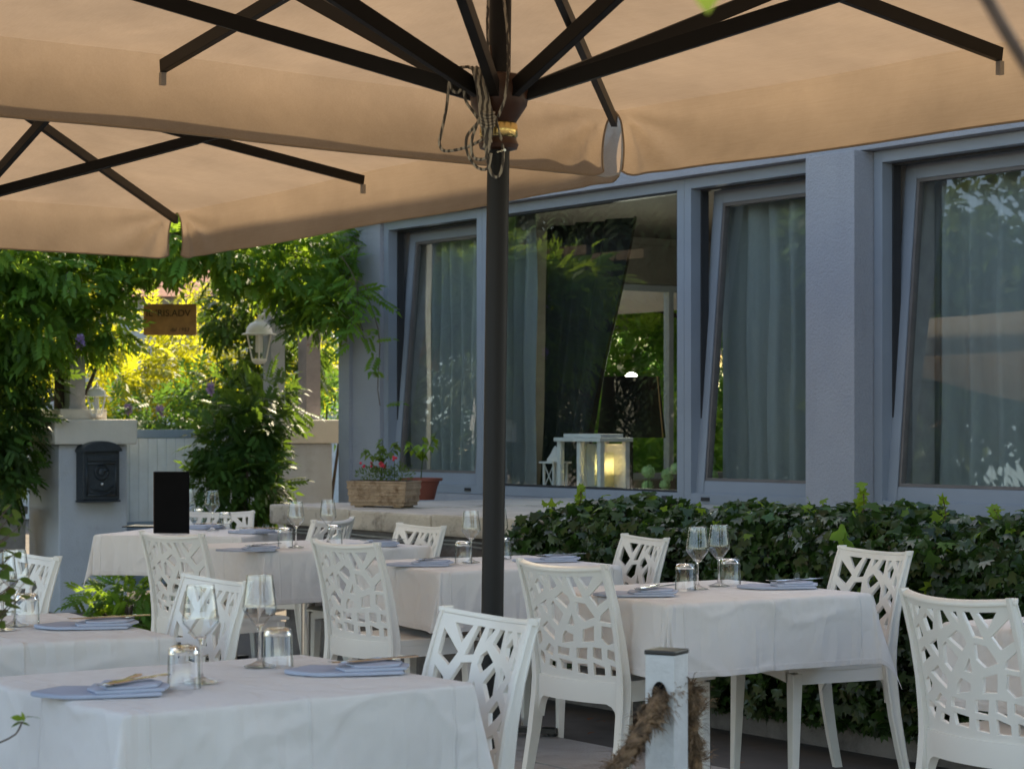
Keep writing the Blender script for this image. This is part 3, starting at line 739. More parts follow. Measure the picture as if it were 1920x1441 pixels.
# pergola posts
def post(t, s, z0, z1, w_, label, mat_='post_paint'):
    e = empty('pergola_post', pf_(t, s, z0), PROT, label, 'post', 'pergola posts')
    b = MB(); b.span((-w_ / 2, -w_ / 2, 0), (w_ / 2, w_ / 2, z1 - z0)); b.build('post_shaft', M[mat_], e, bevel=0.004)
    b = MB(); b.span((-w_ / 2 - 0.012, -w_ / 2 - 0.012, -0.004), (w_ / 2 + 0.012, w_ / 2 + 0.012, 0.018)); b.build('base_plate', M['post_paint'], e)
    return e
post(0.24, 0.27, 1.464, 2.62, 0.125, 'grey pergola post standing on the left gate pillar')
post(1.93, 0.27, 1.390, 2.62, 0.125, 'grey pergola post holding the white wall lantern on the right pillar')
post(2.22, 0.22, 1.390, 2.82, 0.13, 'worn grey post with red paint scar at the house end of the right pillar', 'post_worn')
pg = empty('pergola', pf_(-1.3, 0.27, 2.63), PROT, 'wooden pergola beams over the gate buried in wisteria', 'pergola')
b = MB(); b.span((0, -0.05, 0), (3.75, 0.05, 0.11)); b.build('beam', M['bark'], pg)
for i in range(6):
    b = MB(); b.span((0.3 + i * 0.6, -0.9, 0.112), (0.36 + i * 0.6, 0.9, 0.19)); b.build('rafter', M['bark'], pg)

# lanterns
def coach_lantern(loc, rz, label, s=1.0, arm=True, holder=None):
    e = empty('coach_lantern', loc, rz, label, 'lantern', 'white coach lanterns at the gate')
    r1, r0, zt_, zb_ = 0.105 * s, 0.062 * s, 0.0, -0.19 * s
    f_ = MB()
    for k in range(6):
        an = PI / 3 * k
        f_.tube([(r1 * math.cos(an), r1 * math.sin(an), zt_), (r0 * math.cos(an), r0 * math.sin(an), zb_)], 0.006 * s, 5)
    f_.lathe([(r0 * 0.75, zb_ - 0.028 * s), (r0 * 1.1, zb_ - 0.008 * s), (r0 * 1.1, zb_ + 0.006 * s), (0.001, zb_ + 0.006 * s)], 6)
    f_.lathe([(0.001, zb_ - 0.04 * s), (r0 * 0.5, zb_ - 0.034 * s), (r0 * 0.75, zb_ - 0.028 * s)], 12)
    f_.build('lantern_frame', M['lampwhite'], e)
    c_ = MB(); c_.lathe([(r1 * 1.28, zt_ + 0.002), (r1 * 1.26, zt_ + 0.010 * s), (r1 * 1.0, zt_ + 0.016 * s), (r1 * 0.92, zt_ + 0.055 * s), (r1 * 0.66, zt_ + 0.09 * s), (r1 * 0.34, zt_ + 0.105 * s), (r1 * 0.3, zt_ + 0.12 * s), (r1 * 0.10, zt_ + 0.125 * s), (r1 * 0.12, zt_ + 0.15 * s), (0.001, zt_ + 0.165 * s)], 24)
    c_.build('lantern_cap', M['lampwhite'], e, auto=35)
    g_ = MB(); g_.lathe([(r1 * 0.96, zt_ - 0.002), (r0 * 0.96, zb_ + 0.008 * s)], 6); g_.build('lantern_glass', M['pane'], e)
    h_ = MB(); h_.lathe([(0.001, -0.005), (0.028 * s, -0.005), (0.028 * s, -0.135 * s), (0.001, -0.135 * s)], 12); h_.build('lamp_tube', M['lampwhite'], e, auto=40)
    if arm:
        a__ = MB(); a__.tube([(0, 0, 0.12 * s), (0.03, 0, 0.16 * s), (0.09, 0, 0.17 * s), (0.14, 0, 0.13 * s), (0.175, 0, 0.10 * s)], 0.011 * s, 8)
        a__.sphere((0.205, 0, 0.09 * s), 0.045, 12, 8, (0.35, 1.0, 1.7)); a__.build('wall_arm', M['lampwhite'], e, smooth=True)
    return e
lpz = pf_(1.93, 0.27, 0); lpz = lpz + VX * (-0.285) ; lpz.z = 2.01
lq = atY(486, 628, lpz.y); coach_lantern((lq.x, lq.y, lq.z), PROT, 'white coach lantern with tapered glass mounted on the right pergola post', 1.0)
l2z = pf_(0.47, 0.36, 0); lq = atY(180, 762, 15.6)
c2 = coach_lantern((lq.x, lq.y + 0.02, 1.386 + 0.158 + 0.006), PROT, 'small cream lantern standing on the left gate pillar behind the block', 0.68, arm=False)

# wooden sign
sg_c = atY(319, 599, 16.05)
sg = empty('wooden_sign', (sg_c.x, sg_c.y, sg_c.z), R(2), 'small brown wooden name board hanging from the pergola over the gate', 'sign')
b = MB(); b.box((0, 0, 0), (0.395, 0.022, 0.235)); b.build('sign_board', M['signwood'], sg, bevel=0.003)
def text_mesh(name, body, size, mat_, parent, loc, rot, ext=0.0012, align='LEFT', shear=0.0):
    cu = bpy.data.curves.new(name, 'FONT'); cu.body = body; cu.size = size; cu.extrude = ext; cu.align_x = align; cu.shear = shear
    tmp = bpy.data.objects.new(name, cu)
    me = bpy.data.meshes.new_from_object(tmp); bpy.data.objects.remove(tmp)
    me.materials.clear(); me.materials.append(mat_)
    o = link(name, me, parent); o.location = loc; o.rotation_euler = rot; return o
text_mesh('lettering', "IL 'RIS.ADV", 0.070, M['ink'], sg, (-0.180, -0.0125, 0.025), (R(90), 0, R(0)))
text_mesh('lettering', 'dal 1953', 0.042, M['ink'], sg, (0.0, -0.0125, -0.09), (R(90), 0, R(0)), shear=0.2)
b = MB()
for sx in (-0.15, 0.15): b.tube([(sx, 0, 0.117), (sx, 0, 2.63 - sg_c.z)], 0.003, 5)
b.build('hanging_wire', M['blackmetal'], sg)

# ------------------------------------------------------------------ vegetation by the gate and beyond
def eY(px, py, rx, ry, Y, dr=0.35):
    c = atY(px, py, Y); s = Y / FPX
    return ((c.x, c.y, c.z), (rx * s, dr, ry * s))
wis = empty('wisteria_vine', pf_(0.0, 0.75, 0), 0, 'big green wisteria arching over the gate and pergola', 'vine')
top = [eY(110, 510, 170, 75, 15.2, 0.6), eY(-60, 560, 150, 130, 15.2, 0.5), eY(60, 600, 120, 80, 15.1, 0.4), eY(190, 600, 55, 65, 15.3, 0.3), eY(330, 462, 120, 42, 15.4, 0.5),
       eY(450, 480, 90, 55, 15.5, 0.5), eY(560, 505, 110, 65, 15.6, 0.5), eY(540, 460, 150, 50, 15.8, 0.5), eY(620, 560, 45, 45, 15.3, 0.2), eY(250, 450, 200, 60, 15.6, 0.6), eY(20, 470, 110, 50, 15.0, 0.5)]
leafy('crown', top, 640, WIST, M['wisteria'], wis, (0.65, 1.05), 0.1, 0.3)
side = [eY(40, 700, 62, 70, 15.4, 0.35), eY(30, 800, 48, 90, 15.3, 0.3), eY(-40, 760, 90, 150, 15.3, 0.4), eY(20, 880, 34, 60, 15.2, 0.2),
        eY(425, 590, 40, 50, 17.3, 0.25), eY(480, 575, 80, 45, 17.4, 0.3), eY(478, 700, 50, 50, 17.4, 0.25), eY(585, 640, 22, 110, 17.4, 0.2), eY(495, 760, 75, 55, 16.0, 0.25), eY(440, 740, 45, 40, 17.2, 0.25), eY(500, 640, 40, 70, 17.5, 0.2), eY(570, 590, 40, 40, 15.6, 0.2)]
leafy('hanging_foliage', side, 620, WIST, M['wisteria_deep'], wis, (0.6, 0.95), 0.4, 0.3)
b = MB()
for (x0, z0), (x1, z1), r_ in (((108, 980), (112, 680), 0.035), ((125, 800), (180, 690), 0.018), ((180, 690), (205, 620), 0.014)):
    pa, pb_ = atY(x0, z0, 15.75), atY(x1, z1, 15.75)
    b.tube([pa, (pa + pb_) / 2 + Vector((0.02, 0.01, 0)), pb_], [r_, r_ * 0.9, r_ * 0.75], 8)
pa = atY(90, 1160, 15.8); b.tube([pa, atY(105, 980, 15.78), atY(112, 680, 15.75), atY(140, 560, 15.7)], [0.05, 0.045, 0.035, 0.02], 8)
b.build('trunk', M['bark'], wis, smooth=True); b = MB(); pa = atY(500, 960, 16.0); b.tube([pa, atY(515, 800, 16.9), atY(528, 650, 17.0), atY(500, 520, 16.9)], [0.035, 0.03, 0.025, 0.02], 8)
o = b.build('trunk', M['bark'], wis, smooth=True)
for o_ in wis.children: o_.matrix_parent_inverse = Matrix.Translation(-wis.location)
# loose tendrils against the house wall
b = MB()
tp, tf = [], []
for (x0, y0, x1, y1) in ((640, 480, 690, 620), (655, 520, 705, 560), (690, 560, 722, 760), (650, 560, 660, 640), (640, 590, 700, 640)):
    pts = [atY(x0 + (x1 - x0) * t + 10 * math.sin(t * 5), y0 + (y1 - y0) * t, 15.15) for t in np.linspace(0, 1, 8)]
    b.tube(pts, 0.0035, 5)
    for t in np.linspace(0.05, 1, 5):
        p = atY(x0 + (x1 - x0) * t, y0 + (y1 - y0) * t, 15.1); tp.append(p); tf.append((random.uniform(-1, 1), -0.4, random.uniform(-0.8, 0.3)))
vn = empty('climbing_tendril', pf_(2.35, 0.0, 1.39), 0, 'thin wisteria shoots reaching from the pergola across the house corner', 'vine')
o1 = b.build('shoot', M['twig'], vn); tf = np.array(tf)
o2 = scatter('foliage', WIST, np.array(tp), tf, np.tile([0, -0.5, 1.0], (len(tp), 1)), rng.uniform(0.6, 0.95, len(tp)), rng.uniform(0.4, 0.9, len(tp)), M['wisteria'], vn, True)
for o_ in (o1, o2): o_.matrix_parent_inverse = Matrix.Translation(-vn.location)

def bush(name, label, cat, els, dens, tmpl, mat_, trunk_h=0.3, size=(0.75, 1.2), droop=0.3, shell=0.4, group=None, tr=0.02):
    c = els[0][0]; e = empty(name, (c[0], c[1], 0), 0, label, cat, group)
    o = leafy('foliage', els, dens, tmpl, mat_, e, size, droop, shell); o.matrix_parent_inverse = Matrix.Translation(-e.location)
    b = MB()
    for k in range(4):
        an = k * 1.7
        b.tube([(0.05 * math.cos(an), 0.05 * math.sin(an), -0.01), (0.10 * math.cos(an), 0.1 * math.sin(an), c[2] * 0.5), (0.2 * math.cos(an), 0.2 * math.sin(an), max(0.05, c[2]))], [tr, tr * 0.8, tr * 0.4], 6)
    b.build('stem', M['bark'], e, smooth=True)
    return e
bush('gate_shrub', 'dense dark green wisteria shrub spilling in front of the right gate pillar', 'shrub',
     [eY(452, 850, 74, 66, 15.6, 0.28), eY(450, 915, 82, 50, 15.5, 0.28), eY(478, 800, 50, 58, 15.7, 0.22), eY(405, 835, 34, 36, 15.6, 0.18)], 900, WIST, M['wisteria_deep'], size=(0.6, 1.0))
bush('low_shrub', 'bright green low shrub on the ground under the far left table', 'shrub', [eY(235, 1130, 72, 45, 13.6, 0.25), eY(300, 1090, 40, 50, 13.8, 0.25), eY(235, 1165, 80, 30, 13.6, 0.2)], 900, WIST, M['wisteria'], size=(0.5, 0.85))
# old wall at far left
ow = empty('old_garden_wall', atY(20, 940, 15.2) * 1.0, PROT, 'low weathered grey stone wall left of the gate pillar', 'wall')
ow.location.z = 0
b = MB(); b.span((-3.0, 0.15, -0.05), (0.18, 0.45, 0.70)); b.build('wall_body', M['oldwall'], ow, bevel=0.01)
b = MB(); b.span((-3.0, 0.11, 0.702), (0.18, 0.49, 0.76)); b.build('coping', M['oldwall'], ow, bevel=0.01)
bush('left_bush', 'dark leafy bush behind the low wall at the left edge', 'shrub', [eY(-20, 850, 75, 85, 16.2, 0.4)], 700, WIST, M['wisteria_deep'])

# garden beyond the gate: sunlit masses
bush('sunlit_shrub', 'yellow-green backlit shrub glowing in the sun beyond the gate', 'shrub',
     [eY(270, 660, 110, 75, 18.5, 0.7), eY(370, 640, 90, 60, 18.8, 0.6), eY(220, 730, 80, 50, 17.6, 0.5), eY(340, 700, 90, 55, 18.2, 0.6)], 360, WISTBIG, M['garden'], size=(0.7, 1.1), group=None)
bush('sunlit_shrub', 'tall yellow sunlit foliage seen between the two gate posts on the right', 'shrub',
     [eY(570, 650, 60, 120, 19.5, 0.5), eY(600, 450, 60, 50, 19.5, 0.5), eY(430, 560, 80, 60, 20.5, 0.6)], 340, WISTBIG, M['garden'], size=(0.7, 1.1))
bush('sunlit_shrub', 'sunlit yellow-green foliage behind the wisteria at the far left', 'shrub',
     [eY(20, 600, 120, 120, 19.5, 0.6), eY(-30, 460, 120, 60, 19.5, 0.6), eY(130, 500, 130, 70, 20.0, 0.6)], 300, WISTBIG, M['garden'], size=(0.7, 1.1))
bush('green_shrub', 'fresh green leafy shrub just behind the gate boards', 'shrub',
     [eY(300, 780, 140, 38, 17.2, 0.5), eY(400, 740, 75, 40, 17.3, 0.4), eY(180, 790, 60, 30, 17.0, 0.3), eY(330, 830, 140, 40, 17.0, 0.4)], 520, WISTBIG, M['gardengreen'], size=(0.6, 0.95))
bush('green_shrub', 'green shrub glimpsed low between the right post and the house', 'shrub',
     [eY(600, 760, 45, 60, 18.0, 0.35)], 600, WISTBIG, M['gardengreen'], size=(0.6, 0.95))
bush('garden_hedge', 'tall green hedge behind the house seen through the end window', 'hedge',
     [((2.6, 22.5, 1.3), (2.6, 0.7, 1.6)), ((0.8, 23.2, 1.6), (1.6, 0.7, 1.6)), ((4.8, 24.5, 1.6), (2.0, 0.7, 1.9))], 330, WISTBIG, M['freshgreen'], size=(0.9, 1.4), tr=0.05)
bush('garden_hedge', 'brighter leafy shrub low behind the end window', 'hedge',
     [((1.4, 20.6, 0.9), (0.9, 0.4, 0.7)), ((2.5, 21.2, 0.9), (0.8, 0.4, 0.9)), ((0.2, 20.4, 1.1), (0.8, 0.4, 0.9))], 380, WIST, M['freshgreen'], size=(0.8, 1.2), tr=0.03)
# lilac blossom clusters
bl = [(125, 528), (150, 640), (300, 770), (240, 765), (395, 728), (130, 760), (205, 815)]
for i, (px, py) in enumerate(bl):
    c = atY(px, py, 15.0 if py < 650 else 16.9)
    P_, N_ = ell_points([((0, 0, 0), (0.022, 0.022, 0.045))], 40000, 0.2)
    o = scatter('wisteria_blossom', blade_t(0.022, 0.018), P_, N_, rng.normal(size=N_.shape), np.ones(len(P_)), np.full(len(P_), 0.5), M['lilac'])
    o.location = c
    lab = ['lilac blossom high in the left wisteria', 'lilac blossom hanging left of the left post', 'pale lilac blossom above the gate boards, right one', 'pale lilac blossom above the gate, left one', 'lilac blossom right of the sunlit shrub', 'blossom beside the left pillar top', 'pinkish blossom right of the pillar cap'][i]
    setp(o, lab, 'blossom', 'wisteria blossoms')

# houses glimpsed behind the garden
def far_house(loc, rz, w_, d_, h_, label):
    e = empty('far_house', loc, rz, label, 'building', 'houses behind the garden')
    b = MB(); b.span((-w_ / 2, 0, 0), (w_ / 2, d_, h_)); b.build('wall', M['whitehouse'], e)
    b = MB(); b.add([(-w_ / 2 - .4, -.4, h_), (w_ / 2 + .4, -.4, h_), (w_ / 2 + .4, d_ + .4, h_), (-w_ / 2 - .4, d_ + .4, h_), (-w_ / 2 - .4, d_ / 2, h_ + 1.6), (w_ / 2 + .4, d_ / 2, h_ + 1.6)], [(3, 2, 1, 0), (0, 1, 5, 4), (2, 3, 4, 5), (0, 4, 3), (1, 2, 5)]); b.build('roof', M['tile'], e)
    for i in range(3):
        x0 = -w_ / 2 + 1.0 + i * (w_ - 2.6) / 2
        b = MB(); rect_frame(b, x0, x0 + 1.0, 1.0, 2.3, 0.08, -0.04, 0.02); wn = b.build('window', M['lampwhite'], e)
        MB().span((x0 + 0.08, -0.012, 1.08), (x0 + 0.92, -0.008, 2.22)).build('pane', M['pane'], wn)
        for k in range(7):
            MB().span((x0 + 0.09, -0.03, 1.10 + k * 0.16), (x0 + 0.91, -0.022, 1.20 + k * 0.16)).build('shutter_slat', M['post_paint'], wn)
    return e
far_house((-4.5, 31, 0), R(4), 9, 7, 3.2, 'pale house with tiled roof behind the sunlit shrubs')

# trees around the place
def tree(loc, h, r, kind, label, n=2600):
    e = empty({'conifer': 'conifer_tree', 'broad': 'leafy_tree'}[kind], loc, 0, label, 'tree')
    b = MB(); b.tube([(0, 0, -0.05), (0.05, 0, h * 0.3), (0, 0.05, h * 0.65), (0, 0, h * 0.95)], [r * 0.09, r * 0.075, r * 0.045, r * 0.01], 8)
    for k in range(14):
        z = h * (0.2 + 0.05 * k); an = k * 2.4; q = r * (1 - z / h) * (1.0 if kind == 'conifer' else 1.1)
        b.tube([(0, 0, z), (q * 0.5 * math.cos(an), q * 0.5 * math.sin(an), z + 0.1), (q * math.cos(an), q * math.sin(an), z + (-0.1 if kind == 'conifer' else 0.5))], [r * 0.03, r * 0.02, r * 0.006], 5)
    b.build('trunk', M['bark'], e, smooth=True)
    if kind == 'conifer':
        t_ = rng.random(n) ** 0.75; z = h * (0.12 + 0.88 * t_); rr = r * (1 - t_) * (0.75 + 0.25 * np.sin(z * 7)) + 0.1
        an = rng.random(n) * 2 * PI; q = rr * (0.35 + 0.65 * rng.random(n) ** 0.5)
        P = np.stack([q * np.cos(an), q * np.sin(an), z], 1); N_ = np.stack([np.cos(an), np.sin(an), np.full(n, -0.55)], 1)
        scatter('crown', pinnate(6, 0.75, 0.22, 0.05), P, N_ + rng.normal(scale=0.25, size=N_.shape), np.tile([0, 0, 1.0], (n, 1)), rng.uniform(0.7, 1.2, n), rng.random(n), M['conifer'], e, True)
    else:
        els = [((random.uniform(-.5, .5) * r, random.uniform(-.5, .5) * r, h * random.uniform(0.45, 0.85)), (r * random.uniform(.35, .55),) * 2 + (r * random.uniform(.3, .45),)) for k in range(12)]
        leafy('crown', els, n / 40, blade_t(0.24, 0.14), M['broad'], e, (0.7, 1.3), 0.3, 0.4)
    return e
tree((-9.0, 16.2, 0), 8.5, 2.3, 'conifer', 'dark conifer left of the terrace, nearest the gate, seen as a window reflection', 3000)
tree((-12.5, 20.0, 0), 10, 2.6, 'conifer', 'second dark conifer farther left beyond the terrace, seen as a reflection', 3000)
tree((-13.0, 13.5, 0), 7.0, 2.6, 'broad', 'round leafy tree left of the terrace, seen as a window reflection', 8000)
tree((-11.0, 24.5, 0), 7.5, 2.8, 'broad', 'leafy tree at the back left of the garden', 2600)
tree((-7.5, 27.0, 0), 7.0, 2.6, 'broad', 'leafy tree behind the garden on the left', 2600)

tree((-16.5, 17.5, 0), 9.0, 3.0, 'broad', 'tall leafy tree at the far left, reflected in the right windows', 9000)
tree((-14.5, 15.0, 0), 8.5, 3.2, 'conifer', 'broad dark conifer beyond the left edge of the terrace', 5000)
tree((2.5, -6.5, 0), 7.5, 3.2, 'broad', 'unseen leafy tree added to block low sky, behind the photographer', 4200)  # two unseen trees added to block low skylight from behind the camera
tree((8.5, -4.0, 0), 8.5, 3.6, 'broad', 'unseen leafy tree added to block low sky, behind the photographer, to the right', 4200)

# ------------------------------------------------------------------ hedge in front of the ledge
hd = empty('ivy_hedge', LW + UX * 0.0, HROT, 'long dark green ivy-like hedge in front of the windows, behind the tables', 'hedge')
# core for dense twigs, coloured black for the shade between them
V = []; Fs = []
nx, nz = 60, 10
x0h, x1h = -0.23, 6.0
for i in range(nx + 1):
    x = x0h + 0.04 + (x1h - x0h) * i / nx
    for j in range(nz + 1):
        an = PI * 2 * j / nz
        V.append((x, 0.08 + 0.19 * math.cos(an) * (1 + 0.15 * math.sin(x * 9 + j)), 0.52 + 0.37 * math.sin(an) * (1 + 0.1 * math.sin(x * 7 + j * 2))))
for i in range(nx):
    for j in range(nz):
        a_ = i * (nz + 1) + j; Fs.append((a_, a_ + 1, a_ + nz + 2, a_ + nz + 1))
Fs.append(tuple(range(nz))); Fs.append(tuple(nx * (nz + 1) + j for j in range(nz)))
# the ledge is narrower behind the hedge: the hedge stands on and in front of it
def hedge_pts(n, out=(0, 0.07)):
    x = x0h + (x1h - x0h) * rng.random(n)
    t = rng.random(n)
    # profile: from the foot of the front face (t=0) up, over the top, to the back (t=1)
    y = np.where(t < 0.62, -0.115 - 0.05 * np.sin(t / 0.62 * PI * 0.9), 0.0)
    z = np.where(t < 0.62, 0.12 + 0.765 * (t / 0.62), 0.0)
    tt = np.clip((t - 0.62) / 0.38, 0, 1)
    y = np.where(t >= 0.62, -0.115 + 0.53 * tt, y); z = np.where(t >= 0.62, 0.885 + 0.045 * np.sin(tt * PI), z)
    lump = 0.025 * np.sin(x * 8.3 + z * 4) + 0.025 * np.sin(x * 19 + z * 11 + 1) + 0.015 * np.sin(x * 3.1 + 2)
    ny = np.where(t < 0.62, -1.0, 0.0) + np.where(t < 0.62, 0, -0.3); nzv = np.where(t < 0.62, 0.25, 1.0)
    N_ = np.stack([np.zeros(n), ny, nzv], 1); N_ /= np.linalg.norm(N_, axis=1, keepdims=True)
    off = lump[:, None] * N_ + N_ * rng.uniform(out[0] - 0.10, out[1], (n, 1))
    endr = np.clip((x - x0h) / 0.3, 0, 1)
    P = np.stack([x, y, z], 1) + off
    P[:, 2] = 0.12 + (P[:, 2] - 0.12) * (0.86 + 0.14 * endr)
    return P, N_
def hedge_layer(n, mat_, tmpl, out, size, tone=(0.4, 0.25), zmin=-9.0, filt=None):
    P, N_ = hedge_pts(n, out)
    if filt is not None:
        k = filt(P); P, N_ = P[k], N_[k]
    n_ = len(P)
    up = N_ + rng.normal(scale=0.45, size=(n_, 3)) + np.array([0, 0, 0.5])
    fw = rng.normal(scale=0.6, size=(n_, 3)) + np.array([0, -0.25, -0.8])
    return scatter('foliage', tmpl, P, fw, up, rng.uniform(size[0], size[1], n_), np.clip(rng.normal(tone[0], tone[1], n_), 0, 1), mat_, hd, True)
hedge_layer(38000, M['hedge'], LOBED, (0, 0.05), (0.5, 1.25))
hedge_layer(700, M['hedgetip'], LOBED, (0.03, 0.09), (0.6, 1.0), (0.3, 0.2), filt=lambda P: P[:, 2] > 0.86)
hedge_layer(500, M['wisteria'], lobed(0.09), (0.03, 0.08), (0.8, 1.2), filt=lambda P: (np.abs(P[:, 0] - 2.35) < 0.4) & (P[:, 2] > 0.7))
hedge_layer(900, M['deadleaf'], LOBED, (0.0, 0.06), (0.5, 0.9), filt=lambda P: (np.sin(P[:, 0] * 2.1 + 1.2) > 0.75) & (np.sin(P[:, 2] * 14 + P[:, 0] * 9) > 0.2))
MB().add(V, Fs).build('twig_shade_core', simple('hedge_twig_shade', (0.004, 0.005, 0.003), 1.0, bmp=1.0, bscale=30), hd)
# sprouting shoots on the top
b = MB(); SP = []; SF = []
for (xx, hh) in ((2.02, 0.15), (2.47, 0.11), (0.15, 0.10), (2.75, 0.08), (1.75, 0.05)):
    base = Vector((xx, -0.02, 0.94)); tip = base + Vector((random.uniform(-.05, .05), 0, hh))
    MB().tube([base, (base + tip) / 2 + Vector((0.01, 0, 0)), tip], 0.0025, 5).build('stem', M['twig'], hd)
    for t in np.linspace(0.25, 1, 7):
        SP.append(base.lerp(tip, t)); SF.append((random.uniform(-1, 1), random.uniform(-1, 0.3), 0.5))
SF = np.array(SF); scatter('foliage', LOBED, np.array(SP), SF, np.tile([0, -0.6, 1.0], (len(SP), 1)), rng.uniform(0.6, 1.05, len(SP)), rng.uniform(0.2, 0.8, len(SP)), M['hedgetip'], hd, True)

# ------------------------------------------------------------------ planters on the ledge
Yt = 11.2
tl = at(720, 950, 0.878)
tr_ = empty('stone_trough', (tl.x, tl.y, 0.878), R(-22), 'small ribbed tan stone trough planted with sedum and red flowers on the ledge', 'planter')
b = MB()
for k in range(6):
    z0 = 0.03 + 0.018 * k; e_ = 0.0 if k % 2 else 0.006
    b.box((0, 0, z0 + 0.009), (0.345 + e_ + 0.004 * k, 0.19 + e_ + 0.003 * k, 0.0178))
b.box((0, 0, 0.0195), (0.335, 0.182, 0.02)); b.box((0, 0, 0.1435), (0.372, 0.212, 0.009))
b.build('trough_body', M['trough'], tr_, bevel=0.002)
b = MB()
for sx in (-1, 1):
    for sy in (-1, 1): b.box((sx * 0.12, sy * 0.06, 0.005), (0.05, 0.04, 0.009))
b.build('foot', M['trough'], tr_)
MB().box((0, 0, 0.1495), (0.34, 0.18, 0.003)).build('soil', M['soil'], tr_)
def plant_local(name, parent, els, dens, tmpl, mat_, **k): return leafy(name, els, dens, tmpl, mat_, parent, **k)
sed = empty('sedum_plant', (tl.x, tl.y, 1.028), R(-22), 'low bushy sedum with small red flowers in the stone trough', 'plant')
plant_local('foliage', sed, [((-0.10, 0, 0.035), (0.07, 0.06, 0.05)), ((0.0, -0.02, 0.03), (0.08, 0.07, 0.045)), ((0.10, 0, 0.04), (0.08, 0.07, 0.055)), ((-0.03, 0.03, 0.06), (0.05, 0.05, 0.04))], 26000, blade_t(0.018, 0.005), M['bush'], size=(0.7, 1.4), droop=-0.6, shell=0.2)
b = MB()
for q in range(0): b.sphere((random.uniform(-.13, .02), random.uniform(-.05, .05), random.uniform(.07, .10)), 0.006, 6, 5)
for q in range(0): b.sphere((0.075 + random.uniform(-.012, .012), -0.02 + random.uniform(-.01, .01), 0.125 + random.uniform(-.008, .008)), 0.008, 6, 5)
fm = MB().sphere((0, 0, 0), 0.008, 6, 5).mesh('flower', M['redflower'])
for q in range(19):
    o = link('flower', fm, sed)
    o.location = (random.uniform(-.13, .02), random.uniform(-.05, .05), random.uniform(.07, .10)) if q < 11 else (0.075 + random.uniform(-.012, .012), -0.02 + random.uniform(-.01, .01), 0.125 + random.uniform(-.008, .008)) if q < 15 else (-0.02 + random.uniform(-.02, .02), random.uniform(-.01, .01), 0.095 + random.uniform(-.008, .008))
MB().tube([(0.075, -0.02, 0.0), (0.075, -0.02, 0.12)], 0.002, 5).build('stem', M['bush'], sed)
def leafy_plant(loc, h, label, seeds, sz=1.0):
    e = empty('potted_plant', loc, 0, label, 'plant')
    b = MB(); P_ = []; F__ = []
    random.seed(seeds)
    for k in range(4):
        an = k * 1.6 + seeds; tip = Vector((0.10 * math.cos(an), 0.07 * math.sin(an), h * (0.75 + 0.08 * k)))
        pts = [Vector((0, 0, 0)), Vector((0.01, 0, h * 0.4)), tip]
        b.tube(pts, [0.004, 0.003, 0.0015], 5)
        for t in np.linspace(0.35, 1, 8):
            q = Vector((0.01, 0, h * 0.4)).lerp(tip, t); P_.append(q); F__.append((math.cos(an + t * 9), math.sin(an + t * 9), -0.5))
    b.build('stem', M['bush'], e)
    F__ = np.array(F__)
    scatter('foliage', blade_t(0.062 * sz, 0.036 * sz), np.array(P_), F__, np.tile([0, 0, 1.0], (len(P_), 1)), rng.uniform(0.7, 1.2, len(P_)), rng.uniform(0.3, 1, len(P_)), M['hedgetip'] if sz > 1 else M['bush'], e, True)
    return e
pk = tl + VX * 0.05 + Vector((0, 0, 0)); leafy_plant((tl.x - 0.02, tl.y + 0.02, 1.028), 0.24, 'upright leafy plant rising from the stone trough', 3)
tp_ = at(795, 936, 0.876)
pot = empty('terracotta_pot', (tp_.x - 0.02, tp_.y, 0.876), 0, 'round reddish-brown plastic pot behind the stone trough on the ledge', 'pot')
b = MB(); b.lathe([(0.001, 0.0), (0.085, 0.0), (0.088, 0.01), (0.105, 0.08), (0.118, 0.115), (0.135, 0.118), (0.137, 0.135), (0.128, 0.135), (0.112, 0.115), (0.001, 0.112)], 28); b.build('pot_body', M['terracotta'], pot, auto=40)
MB().lathe([(0.111, 0.1185), (0.001, 0.1195)], 20).build('soil', M['soil'], pot)
leafy_plant((tp_.x - 0.02, tp_.y, 0.995), 0.30, 'young plant with broad light green leaves in the round pot', 8, 1.15)
random.seed(21)

